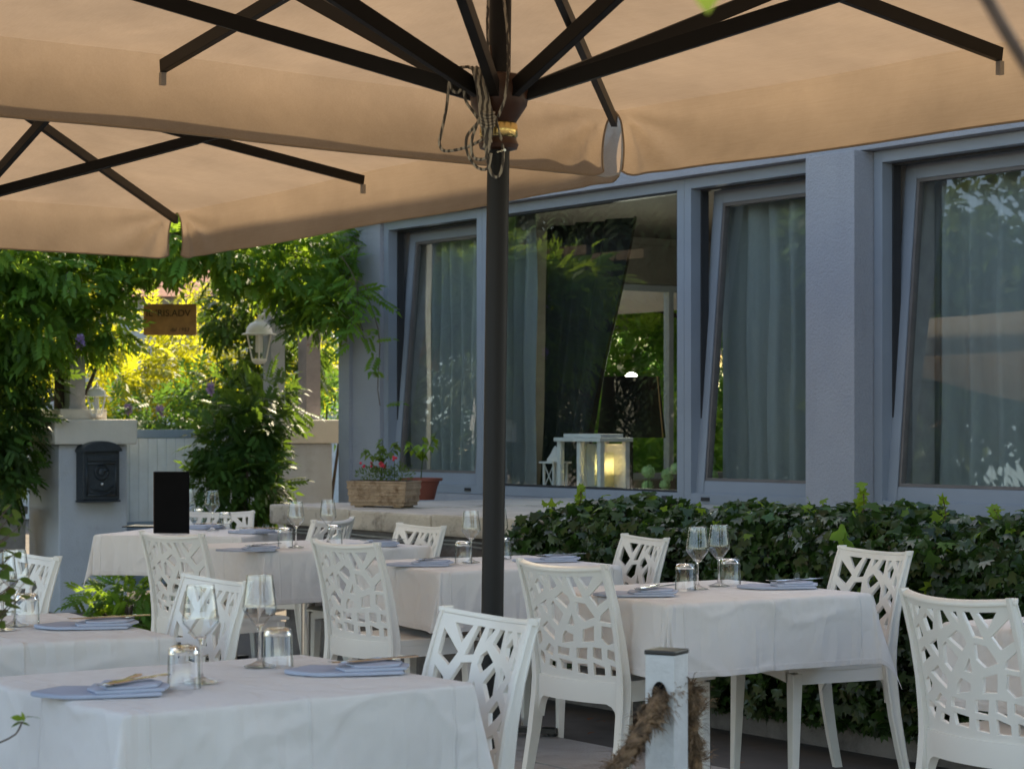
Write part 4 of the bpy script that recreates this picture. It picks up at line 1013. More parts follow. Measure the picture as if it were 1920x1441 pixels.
# ------------------------------------------------------------------ umbrellas
UH = 1.3; HALF = 2.08; ZE = CAM_H + 1.0 * UH; PEAK = 0.29; DROP = 0.272
def canopy_z(x, y, ze=ZE, half=HALF, peak=PEAK):
    m_ = max(abs(x), abs(y)) / half
    an = abs(math.atan2(y, x)) % (PI / 4)
    sag = math.sin(4 * an) ** 2 * (0.11 * m_ * (1.0 - m_) + 0.008 * m_)
    wr = 0.007 * (1.04 - m_) * math.sin(x * 9 + y * 4) * math.sin(y * 11 - x * 3)
    return ze + peak * (1 - m_) - sag + wr
def umbrella(loc, label, tilt=0.0, nod=0.0, hub_h=0.89, name='patio_umbrella'):
    e = empty(name, loc, 0, label, 'umbrella', 'large beige patio umbrellas')
    e.rotation_euler = (Matrix.Rotation(R(nod), 3, 'X') @ Matrix.Rotation(R(tilt), 3, 'Y') @ Matrix.Rotation(HROT, 3, 'Z')).to_euler()
    # canopy
    n_ = 144; V = []; Fs = []
    for j in range(n_ + 1):
        for i in range(n_ + 1):
            x, y = -HALF + 2 * HALF * i / n_, -HALF + 2 * HALF * j / n_
            V.append((x, y, canopy_z(x, y)))
    for j in range(n_):
        for i in range(n_):
            q = j * (n_ + 1) + i; Fs.append((q, q + 1, q + n_ + 2, q + n_ + 1))
    can = MB().add(V, Fs).build('canopy', M['canopy'], e, smooth=True)
    # valances
    for k in range(4):
        Rz = Matrix.Rotation(k * PI / 2, 4, 'Z'); nv, mv = 144, 14; V = []; Fs = []
        for j in range(mv + 1):
            v = j / mv
            for i in range(nv + 1):
                s = -1 + 2 * i / nv
                ins = 0.048 * (1 - math.exp(-v * 7))            # corner edge curves inwards
                x = s * (HALF - ins)
                edge = 1 - abs(s)
                dz = -DROP * v
                # rounded lower corner
                if edge < 0.02 and v > 0.85: dz += 0.02 * (v - 0.85) / 0.15 * (1 - edge / 0.02)
                fold = 0.003 * v * math.sin(s * 7 + k) + 0.002 * v * math.sin(s * 19 + 2 * k)
                rr_ = math.hypot(edge * HALF, v * DROP); an_ = math.atan2(v * DROP, edge * HALF + 1e-6)   # folds fanning out of the corner
                fan = 0.016 * math.exp(-rr_ / 0.55) * math.sin(an_ * 11 + k) * min(1, rr_ / 0.10) * min(1, v * 4) + 0.012 * math.exp(-edge * 8) * v
                bul = 0.018 * math.sin(PI * v)
                rp_ = Rz @ Vector((x, HALF, 0)); zt__ = canopy_z(rp_.x, rp_.y)
                V.append(Rz @ Vector((x, HALF + bul + fold * 0.8 + fan, zt__ + dz)))
        for j in range(mv):
            for i in range(nv):
                q = j * (nv + 1) + i; Fs.append((q, q + nv + 1, q + nv + 2, q + 1))
        val = MB().add(V, Fs).build('valance', M['canopy'], e, smooth=True)
        path = [V[j * (nv + 1)] for j in range(mv + 1)] + [V[mv * (nv + 1) + i] for i in range(1, nv + 1)] + [V[j * (nv + 1) + nv] for j in range(mv - 1, -1, -1)]
        MB().tube(path, 0.0045, 5).build('binding', M['trim'], val)
    hz = CAM_H + hub_h
    # ribs and struts
    for k in range(8):
        an = k * PI / 4; dvec = Vector((math.cos(an), math.sin(an), 0)); L_ = HALF if k % 2 == 0 else HALF * math.sqrt(2)
        pin = Vector((0, 0, ZE + PEAK - 0.05)) + dvec * 0.05; end = dvec * (L_ - 0.02) + Vector((0, 0, ZE - 0.045))
        rb = MB().beam(pin, end, 0.026, 0.046).build('rib', M['alu'], e, bevel=0.002)
        m_ = pin.lerp(end, 0.53); MB().beam(Vector((0, 0, hz + 0.02)) + dvec * 0.055, m_ + Vector((0, 0, -0.02)), 0.026, 0.044).build('strut', M['alu'], e, bevel=0.002)
        if k % 2 == 0: MB().box((end.x, end.y, end.z - 0.045), (0.02, 0.02, 0.045), an).build('end_bracket', M['cable'], rb)
    MB().lathe([(0.001, 0.0), (0.031, 0.0), (0.031, ZE + PEAK - 0.01), (0.001, ZE + PEAK)], 28).build('pole', M['pole'], e, auto=40)
    b = MB(); b.lathe([(0.032, hz - 0.135), (0.052, hz - 0.13), (0.056, hz - 0.118), (0.050, hz - 0.105), (0.050, hz - 0.10)], 28)
    b.lathe([(0.048, hz - 0.058), (0.052, hz - 0.05), (0.078, hz - 0.01), (0.084, hz + 0.03), (0.074, hz + 0.07), (0.06, hz + 0.075), (0.034, hz + 0.075)], 28)
    hub = b.build('hub', M['hubwood'], e, auto=40)
    MB().lathe([(0.049, hz - 0.099), (0.053, hz - 0.094), (0.053, hz - 0.064), (0.049, hz - 0.059)], 28).build('brass_ring', M['brass'], hub, smooth=True)
    MB().tube([(0.04, -0.03, hz - 0.145), (0.1, -0.05, hz - 0.147)], 0.004, 6).build('pin', M['steel'], hub)
    b = MB(); b.box((0, 0, 0.03), (0.9, 0.07, 0.05), 0.3); b.box((0, 0, 0.031), (0.07, 0.9, 0.048), 0.3); b.lathe([(0.05, 0.055), (0.05, 0.35), (0.032, 0.36)], 20); b.build('base', M['blackmetal'], e)
    MB().lathe([(0.001, ZE + PEAK - 0.005), (0.05, ZE + PEAK - 0.01), (0.03, ZE + PEAK + 0.05), (0.001, ZE + PEAK + 0.07)], 12).build('finial', M['hubwood'], e, smooth=True)
    return e
u1 = umbrella((-0.065, 5.93, 0.012), 'large near beige umbrella with dark pole and coiled cord at its wooden hub', tilt=0.75)
u2 = umbrella((-2.42, 9.54, 0.024), 'second beige umbrella behind, over the far left tables', nod=-1.35, hub_h=1.0)
u3 = umbrella((2.3, 21.0, 0), 'beige umbrella outside the far end of the house, seen through the room')

# coiled cord hanging at the hub
pc = empty('coiled_cord', (-0.072 + 0.036 - 0.075, 5.88, CAM_H + 0.92), 0, 'flecked grey cord coiled and looped over the near umbrella hub', 'cord')
b = MB()
def sm(pts, n=10):
    out = []; P = [Vector(p) for p in pts]; P = [P[0]] + P + [P[-1]]
    for i in range(1, len(P) - 2):
        for k in range(n):
            t = k / n; p0, p1, p2, p3 = P[i - 1], P[i], P[i + 1], P[i + 2]
            out.append(0.5 * ((2 * p1) + (-p0 + p2) * t + (2 * p0 - 5 * p1 + 4 * p2 - p3) * t * t + (-p0 + 3 * p1 - 3 * p2 + p3) * t ** 3))
    out.append(P[-2]); return out
S_ = 5.88 / FPX
def cp(px, py, dy=0.0): return ((px - 925) * S_, dy, (200 - py) * S_ + 0.0)
o_z = (CAM_H + 600 * S_) - (CAM_H + 0.92)
def c3(l): return [(x + 0.063 + 0.01, y, z + o_z) for x, y, z in l]
loops = [
 [cp(872, 125), cp(845, 130), cp(833, 155, .01), cp(828, 200, .01), cp(818, 250), cp(815, 270), cp(826, 284, -.01), cp(865, 278, -.02), cp(900, 262, -.03)],
 [cp(858, 132, -.01), cp(860, 160, -.01), cp(865, 190), cp(880, 212), cp(895, 240), cp(905, 300), cp(912, 325), cp(923, 332), cp(932, 315), cp(934, 280), cp(925, 240), cp(915, 200)],
 [cp(868, 128, -.02), cp(885, 140, -.02), cp(893, 180, -.02), cp(895, 220, -.03), cp(880, 240, -.02), cp(866, 260, -.02), cp(868, 290, -.02), cp(885, 315, -.02), cp(905, 318, -.03), cp(912, 290, -.03)],
 [cp(874, 130, -.03), cp(890, 150, -.03), cp(905, 190, -.04), cp(915, 230, -.04), cp(905, 290, -.04), cp(895, 302, -.04), cp(878, 296, -.03), cp(876, 265, -.03), cp(890, 225, -.03)],
 [cp(836, 150, -.01), cp(838, 168, -.01), cp(848, 175, -.01), cp(856, 168, -.01)],
]
for k in range(9):
    j = lambda s_=6: random.uniform(-s_, s_)
    loops.append([cp(876 + k * 2, 130 + j(3), -.03), cp(885 + k * 2, 160 + j(), -.035 - .004 * (k % 3)), cp(890 + k * 2.5, 200 + j(), -.045), cp(893 + k * 2.5, 225 + j(10), -.05), cp(900 + k * 1.6, 250 + j(12), -.045), cp(905 + j(8), 275 + j(14), -.04)])
for k in range(5):
    loops.append([cp(893, 215 + 6 * k, -.055), cp(905, 221 + 6 * k, -.065), cp(918, 216 + 6 * k, -.05)])
loops.append([cp(912, 0 - 60, -.04), cp(905, 40, -.04), cp(908, 110, -.04)])
loops.append([cp(932, -60, -.05), cp(935, 0, -.05), cp(942, 60, -.06), cp(944, 130, -.07), cp(938, 190, -.08), cp(925, 225, -.06)])
for l in loops: b.tube(sm(c3(l), 7), 0.0042, 7)
b.build('cord_loops', M['cord'], pc, smooth=True)
MB().tube([(0.045, 0.0, 0.13), (0.05, 0.0, 0.02)], 0.009, 8).build('cleat', M['hubwood'], pc, smooth=True)

# ------------------------------------------------------------------ chairs
HOLES = [
 [(.04,.08),(.19,.22),(.14,.32),(.04,.25)], [(.11,.03),(.26,.03),(.20,.16)], [(.04,.33),(.12,.40),(.14,.46),(.04,.48)],
 [(.30,.03),(.37,.03),(.33,.22),(.25,.235)], [(.24,.29),(.33,.275),(.34,.40),(.28,.46),(.18,.42)], [(.39,.38),(.46,.50),(.39,.51)],
 [(.45,.18),(.55,.25),(.44,.34),(.39,.28),(.40,.22)], [(.41,.03),(.48,.03),(.41,.13)], [(.53,.03),(.59,.03),(.61,.19),(.49,.13)],
 [(.58,.28),(.62,.32),(.64,.46),(.58,.52),(.49,.40)], [(.67,.27),(.78,.33),(.69,.43)], [(.63,.03),(.70,.03),(.645,.12)],
 [(.73,.075),(.79,.13),(.77,.23),(.69,.20),(.67,.14)], [(.77,.03),(.87,.03),(.87,.13)], [(.87,.18),(.95,.23),(.95,.33),(.85,.28)],
 [(.91,.03),(.96,.03),(.96,.18),(.92,.14)], [(.86,.36),(.95,.42),(.95,.52),(.80,.43)], [(.72,.49),(.83,.56),(.66,.67),(.63,.58)],
 [(.50,.56),(.54,.61),(.56,.69),(.43,.66),(.42,.59)], [(.20,.50),(.31,.54),(.33,.66),(.22,.65)], [(.04,.52),(.13,.50),(.15,.62),(.10,.68),(.04,.66)],
 [(.88,.60),(.95,.64),(.95,.76),(.82,.68)], [(.75,.71),(.83,.79),(.71,.83),(.67,.75)], [(.48,.73),(.62,.72),(.63,.80),(.50,.81)],
 [(.29,.71),(.40,.72),(.41,.82),(.31,.83)], [(.16,.71),(.24,.705),(.25,.80),(.17,.83)], [(.04,.74),(.11,.72),(.12,.80),(.04,.84)],
 [(.47,.86),(.62,.84),(.60,.94),(.48,.95)], [(.31,.87),(.41,.87),(.41,.96),(.31,.97)], [(.15,.89),(.25,.85),(.25,.97),(.15,.97)],
 [(.04,.89),(.10,.87),(.10,.97),(.04,.97)], [(.66,.88),(.76,.86),(.78,.93),(.68,.95)], [(.82,.83),(.92,.79),(.95,.86),(.86,.93)]]
BR = 0.497; BA = R(25); PW = 2 * BA * BR; PL = 0.385
def back_y(z):                         # recline curve of the backrest, y of the arc ends
    t = max(0, min(1, (z - 0.44) / 0.41)); return -0.205 - 0.030 * t - 0.062 * t * t
def back_pt(s, z, o):                  # s -0.5..0.5, o = offset out (backwards)
    an = s * 2 * BA; r_ = BR + o
    bow = r_ * math.cos(an) - BR * math.cos(BA)
    return Vector((r_ * math.sin(an), back_y(z) - bow, z - 0.26 * bow * max(0, (z - 0.44) / 0.41)))
def make_chair():
    e = empty('lattice_chair', (0, 0, 0)); m = M['chair']
    # pierced back panel: 2D fill, then bent on the arc
    cu = bpy.data.curves.new('panel', 'CURVE'); cu.dimensions = '2D'; cu.fill_mode = 'BOTH'; cu.extrude = 0.0045; cu.bevel_depth = 0.0018; cu.bevel_resolution = 1
    def spl(pts):
        out = []
        n = len(pts)
        for i in range(n):
            a_, b_ = Vector(pts[i]), Vector(pts[(i + 1) % n]); k = max(1, int((b_ - a_).length / 0.02))
            for q in range(k): out.append(a_.lerp(b_, q / k))
        sp = cu.splines.new('POLY'); sp.points.add(len(out) - 1)
        for q, p in zip(sp.points, out): q.co = (p.x, p.y, 0, 1)
        sp.use_cyclic_u = True
    spl([(-PW / 2 + .004, 0.002), (PW / 2 - .004, 0.002), (PW / 2 - .004, -PL), (-PW / 2 + .004, -PL)])
    for h in HOLES:
        c = Vector((sum(p[0] for p in h) / len(h), sum(p[1] for p in h) / len(h)))
        spl([((0.5 - p[0]) * PW * 0.985, -0.004 - p[1] * 0.365) for p in [((c.x + (q[0] - c.x) * 1.07), c.y + (q[1] - c.y) * 1.05) for q in h]])
    tmp = bpy.data.objects.new('panel', cu); me = bpy.data.meshes.new_from_object(tmp); bpy.data.objects.remove(tmp)
    import bmesh
    bm = bmesh.new(); bm.from_mesh(me)
    for q in range(1, 30):             # slice so that the panel bends cleanly
        bmesh.ops.bisect_plane(bm, geom=bm.verts[:] + bm.edges[:] + bm.faces[:], plane_co=(-PW / 2 + PW * q / 30, 0, 0), plane_no=(1, 0, 0), dist=1e-5)
    for q in range(1, 14):
        bmesh.ops.bisect_plane(bm, geom=bm.verts[:] + bm.edges[:] + bm.faces[:], plane_co=(0, -PL * q / 14, 0), plane_no=(0, 1, 0), dist=1e-5)
    bmesh.ops.triangulate(bm, faces=[f for f in bm.faces if len(f.verts) > 4])
    bm.to_mesh(me); bm.free()
    for v in me.vertices:
        x, y, z = v.co; zz = 0.832 + y
        p = back_pt(x / PW, zz, z); v.co = p
    me.materials.clear(); me.materials.append(m); me.shade_smooth(); me.set_sharp_from_angle(angle=R(32))
    link('back_panel', me, e)
    # top rail: swept along the arc
    N = 22; V = []; Fs = []
    prof = [(-0.007, -0.004), (0.012, -0.005), (0.015, 0.002), (0.012, 0.008), (-0.005, 0.009), (-0.008, 0.004)]
    for i in range(N + 1):
        s = -0.53 + 1.06 * i / N
        for o_, dz in prof: V.append(back_pt(s, 0.84, o_) + Vector((0, 0, dz)))
    k = len(prof)
    for i in range(N):
        for j in range(k): Fs.append((i * k + j, i * k + (j + 1) % k, (i + 1) * k + (j + 1) % k, (i + 1) * k + j))
    Fs.append(tuple(range(k - 1, -1, -1))); Fs.append(tuple(N * k + j for j in range(k)))
    MB().add(V, Fs).build('top_rail', m, e, auto=50)
    # bottom cross rail with arch
    V = []; Fs = []
    for i in range(N + 1):
        s = -0.5 + i / N; q = abs(2 * s); low = 0.375 - 0.075 * max(0, (q - 0.72) / 0.28) ** 2
        for o_, z in ((-0.012, 0.452), (0.013, 0.452), (0.016, 0.43), (0.014, low + 0.004), (-0.010, low)): V.append(back_pt(s * 0.98, z, o_) - Vector((0, 0, 0)))
    k = 5
    for i in range(N):
        for j in range(k): Fs.append((i * k + j, i * k + (j + 1) % k, (i + 1) * k + (j + 1) % k, (i + 1) * k + j))
    MB().add(V, Fs).build('lower_rail', m, e, auto=50)
    # side stile running down into the rear leg
    for sx in (-1, 1):
        P = []
        for z, dpt, wd in ((0.852, 0.028, 0.017), (0.80, 0.031, 0.018), (0.70, 0.035, 0.019), (0.60, 0.040, 0.020), (0.50, 0.046, 0.023), (0.44, 0.050, 0.027), (0.38, 0.048, 0.028), (0.25, 0.043, 0.027), (0.12, 0.037, 0.026), (0.0, 0.032, 0.025)):
            if z >= 0.44: y = back_y(z)
            else: y = -0.205 - 0.075 * ((0.44 - z) / 0.44) ** 1.5
            xo = sx * (BR * math.sin(BA) + 0.004 + (0.012 * (0.44 - z) / 0.44 if z < 0.44 else 0))
            P.append((xo, y - 0.006, z, dpt, wd))
        V = []; Fs = []
        for xo, y, z, dpt, wd in P:
            c_ = [(-wd / 2, -dpt / 2), (wd / 2 - .004, -dpt / 2), (wd / 2, -dpt / 2 + .006), (wd / 2 - 0.004, -.006), (wd / 2 - 0.004, 0.006), (wd / 2, dpt / 2 - .006), (wd / 2 - .004, dpt / 2), (-wd / 2, dpt / 2)]
            if sx < 0: c_ = [(-a_, b_) for a_, b_ in c_][::-1]
            for a_, b_ in c_: V.append((xo + a_, y + b_, z))
        k = 8
        for i in range(len(P) - 1):
            for j in range(k): Fs.append((i * k + j, (i + 1) * k + j, (i + 1) * k + (j + 1) % k, i * k + (j + 1) % k))
        Fs.append(tuple(range(k))); Fs.append(tuple((len(P) - 1) * k + j for j in range(k - 1, -1, -1)))
        MB().add(V, Fs).build('rear_leg', m, e, auto=40)
        fl = MB(); fl.frustum((sx * 0.196, 0.195), 0.0, 0.424, 0.028, 0.026, 0.044, 0.042, (-sx * 0.008, -0.012)); fl.build('front_leg', m, e, bevel=0.004)
    # seat: dished board with rounded front
    n_, m_ = 18, 18; V = []; Fs = []
    for j in range(m_ + 1):
        v = j / m_
        for i in range(n_ + 1):
            s = -1 + 2 * i / n_; wdt = 0.208 + 0.010 * v
            y = -0.20 + 0.425 * v
            if v == 0: y = back_y(0.45) - (BR * math.cos(s * BA) - BR * math.cos(BA)) * 0.9 + 0.01
            elif j < 4: y = y - (1 - j / 4) * (BR * math.cos(s * BA) - BR * math.cos(BA)) * 0.8
            zt___ = 0.455 - 0.010 * (1 - s * s) * math.sin(PI * min(1, v * 1.05)) - 0.012 * max(0, (v - 0.85) / 0.15) ** 2
            V.append((s * wdt, y, zt___))
    nn_ = len(V)
    for x_, y_, z_ in list(V): V.append((x_ * 0.985, y_, 0.432))
    for j in range(m_):
        for i in range(n_):
            q = j * (n_ + 1) + i; Fs.append((q, q + 1, q + n_ + 2, q + n_ + 1)); Fs.append((q + nn_, q + n_ + 1 + nn_, q + n_ + 2 + nn_, q + 1 + nn_))
    for i in range(n_):
        Fs.append((i, i + nn_, i + 1 + nn_, i + 1)); q = m_ * (n_ + 1) + i; Fs.append((q, q + 1, q + 1 + nn_, q + nn_))
    for j in range(m_):
        q = j * (n_ + 1); Fs.append((q, q + n_ + 1, q + n_ + 1 + nn_, q + nn_)); q += n_; Fs.append((q, q + nn_, q + n_ + 1 + nn_, q + n_ + 1))
    MB().add(V, Fs).build('seat', m, e, auto=40)
    ap = MB()
    ap.span((-0.205, -0.19, 0.385), (-0.187, 0.18, 0.4315)); ap.span((0.187, -0.19, 0.385), (0.205, 0.18, 0.4315))
    V = []; Fs = []
    for i in range(17):
        s = -1 + 2 * i / 16; low = 0.392 + 0.018 * (1 - s * s) if True else 0
        for y_, z_ in ((0.192, 0.4315), (0.210, 0.4315), (0.210, low), (0.192, low)): V.append((s * 0.172, y_, z_))
    for i in range(16):
        for j in range(4): Fs.append((i * 4 + j, i * 4 + (j + 1) % 4, (i + 1) * 4 + (j + 1) % 4, (i + 1) * 4 + j))
    ap.add(V, Fs); ap.build('seat_apron', m, e)
    return e
chair0 = make_chair(); used = [False]
def place_chair(mx, my, face, label):
    """mx,my: middle of the top rail chord; face: heading of the sitter in degrees"""
    o = chair0 if not used[0] else copy_tree(chair0); used[0] = True
    f = Vector((math.cos(R(face)), math.sin(R(face)), 0)); p = Vector((mx, my, 0)) + f * 0.297
    o.location = (p.x, p.y, 0.024 if p.y < 9.0 else 0.0); o.rotation_euler = (0, 0, R(face - 90))
    return setp(o, label, 'chair', 'white lattice-back chairs at the tables')
place_chair(-0.06, 5.25, 211, 'white lattice chair at the near table, in front of the umbrella pole')
place_chair(1.36, 8.01, 206, 'white lattice chair facing us at the right end of the table by the hedge')
place_chair(0.585, 9.41, 202, 'white lattice chair against the hedge, between pole and pair of wine glasses')
place_chair(-0.45, 10.52, 213, 'white lattice chair just below the stone trough, left of the umbrella pole')
place_chair(-0.90, 6.48, 213, 'white lattice chair seen behind the two wine glasses of the near table')
place_chair(-1.72, 7.68, 214, 'white lattice chair at the left edge beside the blue pillar base')
place_chair(-1.70, 12.25, -94, 'white lattice chair at the far side of the menu table, only its top showing')
place_chair(0.17, 7.22, 41, 'white lattice chair seen from behind at the left end of the right table')
place_chair(-0.67, 8.57, 41, 'white lattice chair seen from behind just left of the umbrella pole')
place_chair(-1.55, 9.72, 48, 'white lattice chair seen from behind below the black menu stand')
place_chair(1.22, 5.85, 31, 'white lattice chair seen from behind at the right edge of the photo')
place_chair(-0.94, 11.20, 157, 'white lattice chair far back beside the ledge, left of the chair under the trough')
place_chair(-1.30, 4.22, 39, 'white lattice chair cut off by the lower left corner of the photo')

# ------------------------------------------------------------------ tables with cloths
def cloth_obj(w_, d_, hang, seed):
    rs = np.random.default_rng(seed); ph = rs.random(8) * 6; hem = []
    def axis(h):
        a_ = list(np.linspace(-h - hang, -h, 21)) + list(np.linspace(-h, h, 73))[1:] + list(np.linspace(h, h + hang, 21))[1:]
        return a_
    X = axis(w_ / 2); Yv = axis(d_ / 2); nx, ny = len(X), len(Yv); V = []; Fs = []
    rad = 0.006
    for y in Yv:
        for x in X:
            dx = max(0, abs(x) - w_ / 2); dy = max(0, abs(y) - d_ / 2); sx = 1 if x > 0 else -1; sy = 1 if y > 0 else -1
            px_, py_ = max(-w_ / 2, min(w_ / 2, x)), max(-d_ / 2, min(d_ / 2, y))
            hem.append(min(w_ / 2 + hang - abs(x), d_ / 2 + hang - abs(y)))
            def drop(r):              # rounded edge then straight fall
                if r < rad * PI / 2: t = r / rad; return rad * math.sin(t), rad * (1 - math.cos(t))
                return rad, rad + r - rad * PI / 2
            q1 = mnoise.noise((x * 3.2 + y * 1.1 + seed, y * 3.4 - x * 1.3, seed * 1.7)); q2 = mnoise.noise((x * 7 - y * 5, y * 6 + seed, 4.0 + seed))
            wrk = max(0.0, 1 - abs(q1) * 9) ** 1.5 * 0.007 + max(0.0, 1 - abs(q2) * 7) ** 1.5 * 0.0025
            crease = wrk * (0.12 if dx == 0 and dy == 0 else 1.0) + 0.0014 * (math.exp(-(x / 0.004) ** 2) + math.exp(-(y / 0.004) ** 2) + math.exp(-((abs(x) - w_ * 0.42) / 0.005) ** 2))
            if dx == 0 and dy == 0: V.append((x, y, 0.0008 * math.sin(x * 11 + ph[0]) * math.sin(y * 9 + ph[1]) + crease))
            elif dy == 0:
                o_, z_ = drop(dx); k = (z_ / hang) ** 1.3
                wv = 0.014 * math.sin(y * 8.5 + ph[2]) + 0.009 * math.sin(y * 19 + ph[3]); near = max(0, 1 - (d_ / 2 - abs(y)) / 0.16)
                V.append((px_ + sx * (o_ + k * (wv * 0.75 + 0.006 + 0.022 * near * near) + crease), y + sy * 0.0, -z_))
            elif dx == 0:
                o_, z_ = drop(dy); k = (z_ / hang) ** 1.3
                wv = 0.016 * math.sin(x * 8 + ph[4]) + 0.009 * math.sin(x * 17 + ph[5]); near = max(0, 1 - (w_ / 2 - abs(x)) / 0.16)
                V.append((x, py_ + sy * (o_ + k * (wv * 0.75 + 0.006 + 0.022 * near * near) + crease), -z_))
            else:
                r = math.hypot(dx, dy); an = math.atan2(dy, dx); o_, z_ = drop(r); k = (z_ / hang) ** 1.15
                f = math.sin(2 * an) ** 1.6
                out = o_ + k * (0.020 + 0.034 * f + 0.02 * math.sin(ph[6] + sx * 2 + sy))
                # both flanks are drawn towards the diagonal so that the cusp folds
                an2 = PI / 4 + (an - PI / 4) * (1 - 0.62 * min(1, k) * f) if f > 0 else an
                zz_ = z_ * (0.985 - 0.02 * f)
                V.append((px_ + sx * math.cos(an2) * out, py_ + sy * math.sin(an2) * out, -zz_))
    for j in range(ny - 1):
        for i in range(nx - 1):
            q = j * nx + i; Fs.append((q, q + 1, q + nx + 1, q + nx))
    o = MB().add(V, Fs).build('tablecloth', M['cloth'], None, smooth=True)
    ha = o.data.attributes.new('hem', 'FLOAT', 'POINT'); ha.data.foreach_set('value', hem)
    sol = o.modifiers.new('thickness', 'SOLIDIFY'); sol.thickness = 0.0022; sol.offset = -1
    sub = o.modifiers.new('smooth', 'SUBSURF'); sub.levels = 1; sub.render_levels = 1
    return o
def table(cx, cy, rot, w_, d_, lab_t, lab_c, seed, hang=0.25):
    e = empty('restaurant_table', (cx, cy, 0), R(rot), lab_t, 'table', 'square restaurant tables under white cloths')
    MB().box((0, 0, 0.733), (w_ - 0.004, d_ - 0.004, 0.026)).build('tabletop', M['blackmetal'], e, bevel=0.003)
    MB().lathe([(0.001, 0.05), (0.034, 0.05), (0.034, 0.715), (0.001, 0.715)], 24).build('pedestal', M['steel'], e, auto=40)
    b = MB(); b.box((0, 0, 0.045), (0.62, 0.06, 0.022), R(45)); b.box((0, 0, 0.046), (0.62, 0.06, 0.020), R(135))
    for k in range(4): b.lathe([(0.022, 0.024), (0.022, 0.034)], 10, c=(0.29 * math.cos(R(45 + 90 * k)), 0.29 * math.sin(R(45 + 90 * k)), 0))
    b.build('cross_base', M['blackmetal'], e, bevel=0.0)
    c = cloth_obj(w_, d_, hang, seed); c.location = (cx, cy, 0.7495); c.rotation_euler = (0, 0, R(rot))
    setp(c, lab_c, 'tablecloth', 'white tablecloths')
    return e
def tcenter(A, rot, w_, d_):           # A = front corner (near), rot = heading of the front edge
    a = Vector((math.cos(R(rot)), math.sin(R(rot)))); n = Vector((-a.y, a.x)); c = Vector(A) + a * w_ / 2 + n * d_ / 2
    return c.x, c.y
TB = {}
def T(name, A, rot, w_, d_, lt, lc, seed, hang=0.25):
    cx, cy = tcenter(A, rot, w_, d_); TB[name] = (cx, cy, rot, w_, d_); table(cx, cy, rot, w_, d_, lt, lc, seed, hang)
T('near', (-0.790, 4.330), 36.5, 0.87, 0.75, 'near table at the lower left with two place settings', 'white tablecloth on the near lower left table with wrinkled front', 1, 0.215)
T('right', (0.514, 6.99), 32.3, 0.875, 0.80, 'table on the right with two wine glasses in front of the hedge', 'white tablecloth on the right table in front of the hedge', 2)
T('mid', (-0.285, 8.56), 28.5, 0.84, 0.80, 'middle table crossed by the umbrella pole', 'white tablecloth on the middle table behind the umbrella pole', 3)
T('back', (-1.148, 9.915), 34.5, 0.90, 0.80, 'back table below the stone trough', 'white tablecloth on the back table left of the middle one', 4)
T('far', (-2.25, 11.50), -14, 0.84, 0.76, 'far left table carrying the black menu stand', 'white tablecloth on the far left table with the menu stand', 5, 0.22)
T('left', (-0.944 - 0.86 * math.cos(R(31)), 5.949 - 0.86 * math.sin(R(31))), 31, 0.86, 0.86, 'table cut by the left edge behind the near table', 'white tablecloth on the table cut by the left edge', 6)
T('edge', (1.70, 5.68), 31, 0.85, 0.80, 'table cut by the right edge behind a chair', 'white tablecloth on the table cut by the right edge', 7)

# ------------------------------------------------------------------ table ware
ZTOP = 0.7515
WG = [(0.001, 0.0), (0.039, 0.0), (0.039, 0.0016), (0.022, 0.006), (0.008, 0.013), (0.0042, 0.024), (0.0038, 0.085), (0.0055, 0.094), (0.014, 0.101), (0.0405, 0.134), (0.0418, 0.141), (0.0405, 0.152), (0.0315, 0.219), (0.0312, 0.2202), (0.0308, 0.219), (0.0396, 0.152), (0.0408, 0.141), (0.0394, 0.1352), (0.012, 0.1045), (0.001, 0.1005)]
def two_glass(me, test):
    me.materials.append(M['solidglass'])
    for p in me.polygons:
        if test(p.center): p.material_index = 1
    return me
wg_me = two_glass(MB().lathe(WG, 36).mesh('wine_glass', M['glass'], smooth=True), lambda c: c.z < 0.108)
TG = [(0.001, 0.094), (0.024, 0.0945), (0.031, 0.091), (0.0345, 0.083), (0.0352, 0.075), (0.0372, 0.001), (0.0368, 0.0), (0.0357, 0.001), (0.0335, 0.074), (0.030, 0.080), (0.001, 0.082)]
tg_me = two_glass(MB().lathe(TG, 36).mesh('tumbler', M['glass'], smooth=True), lambda c: c.z > 0.076)
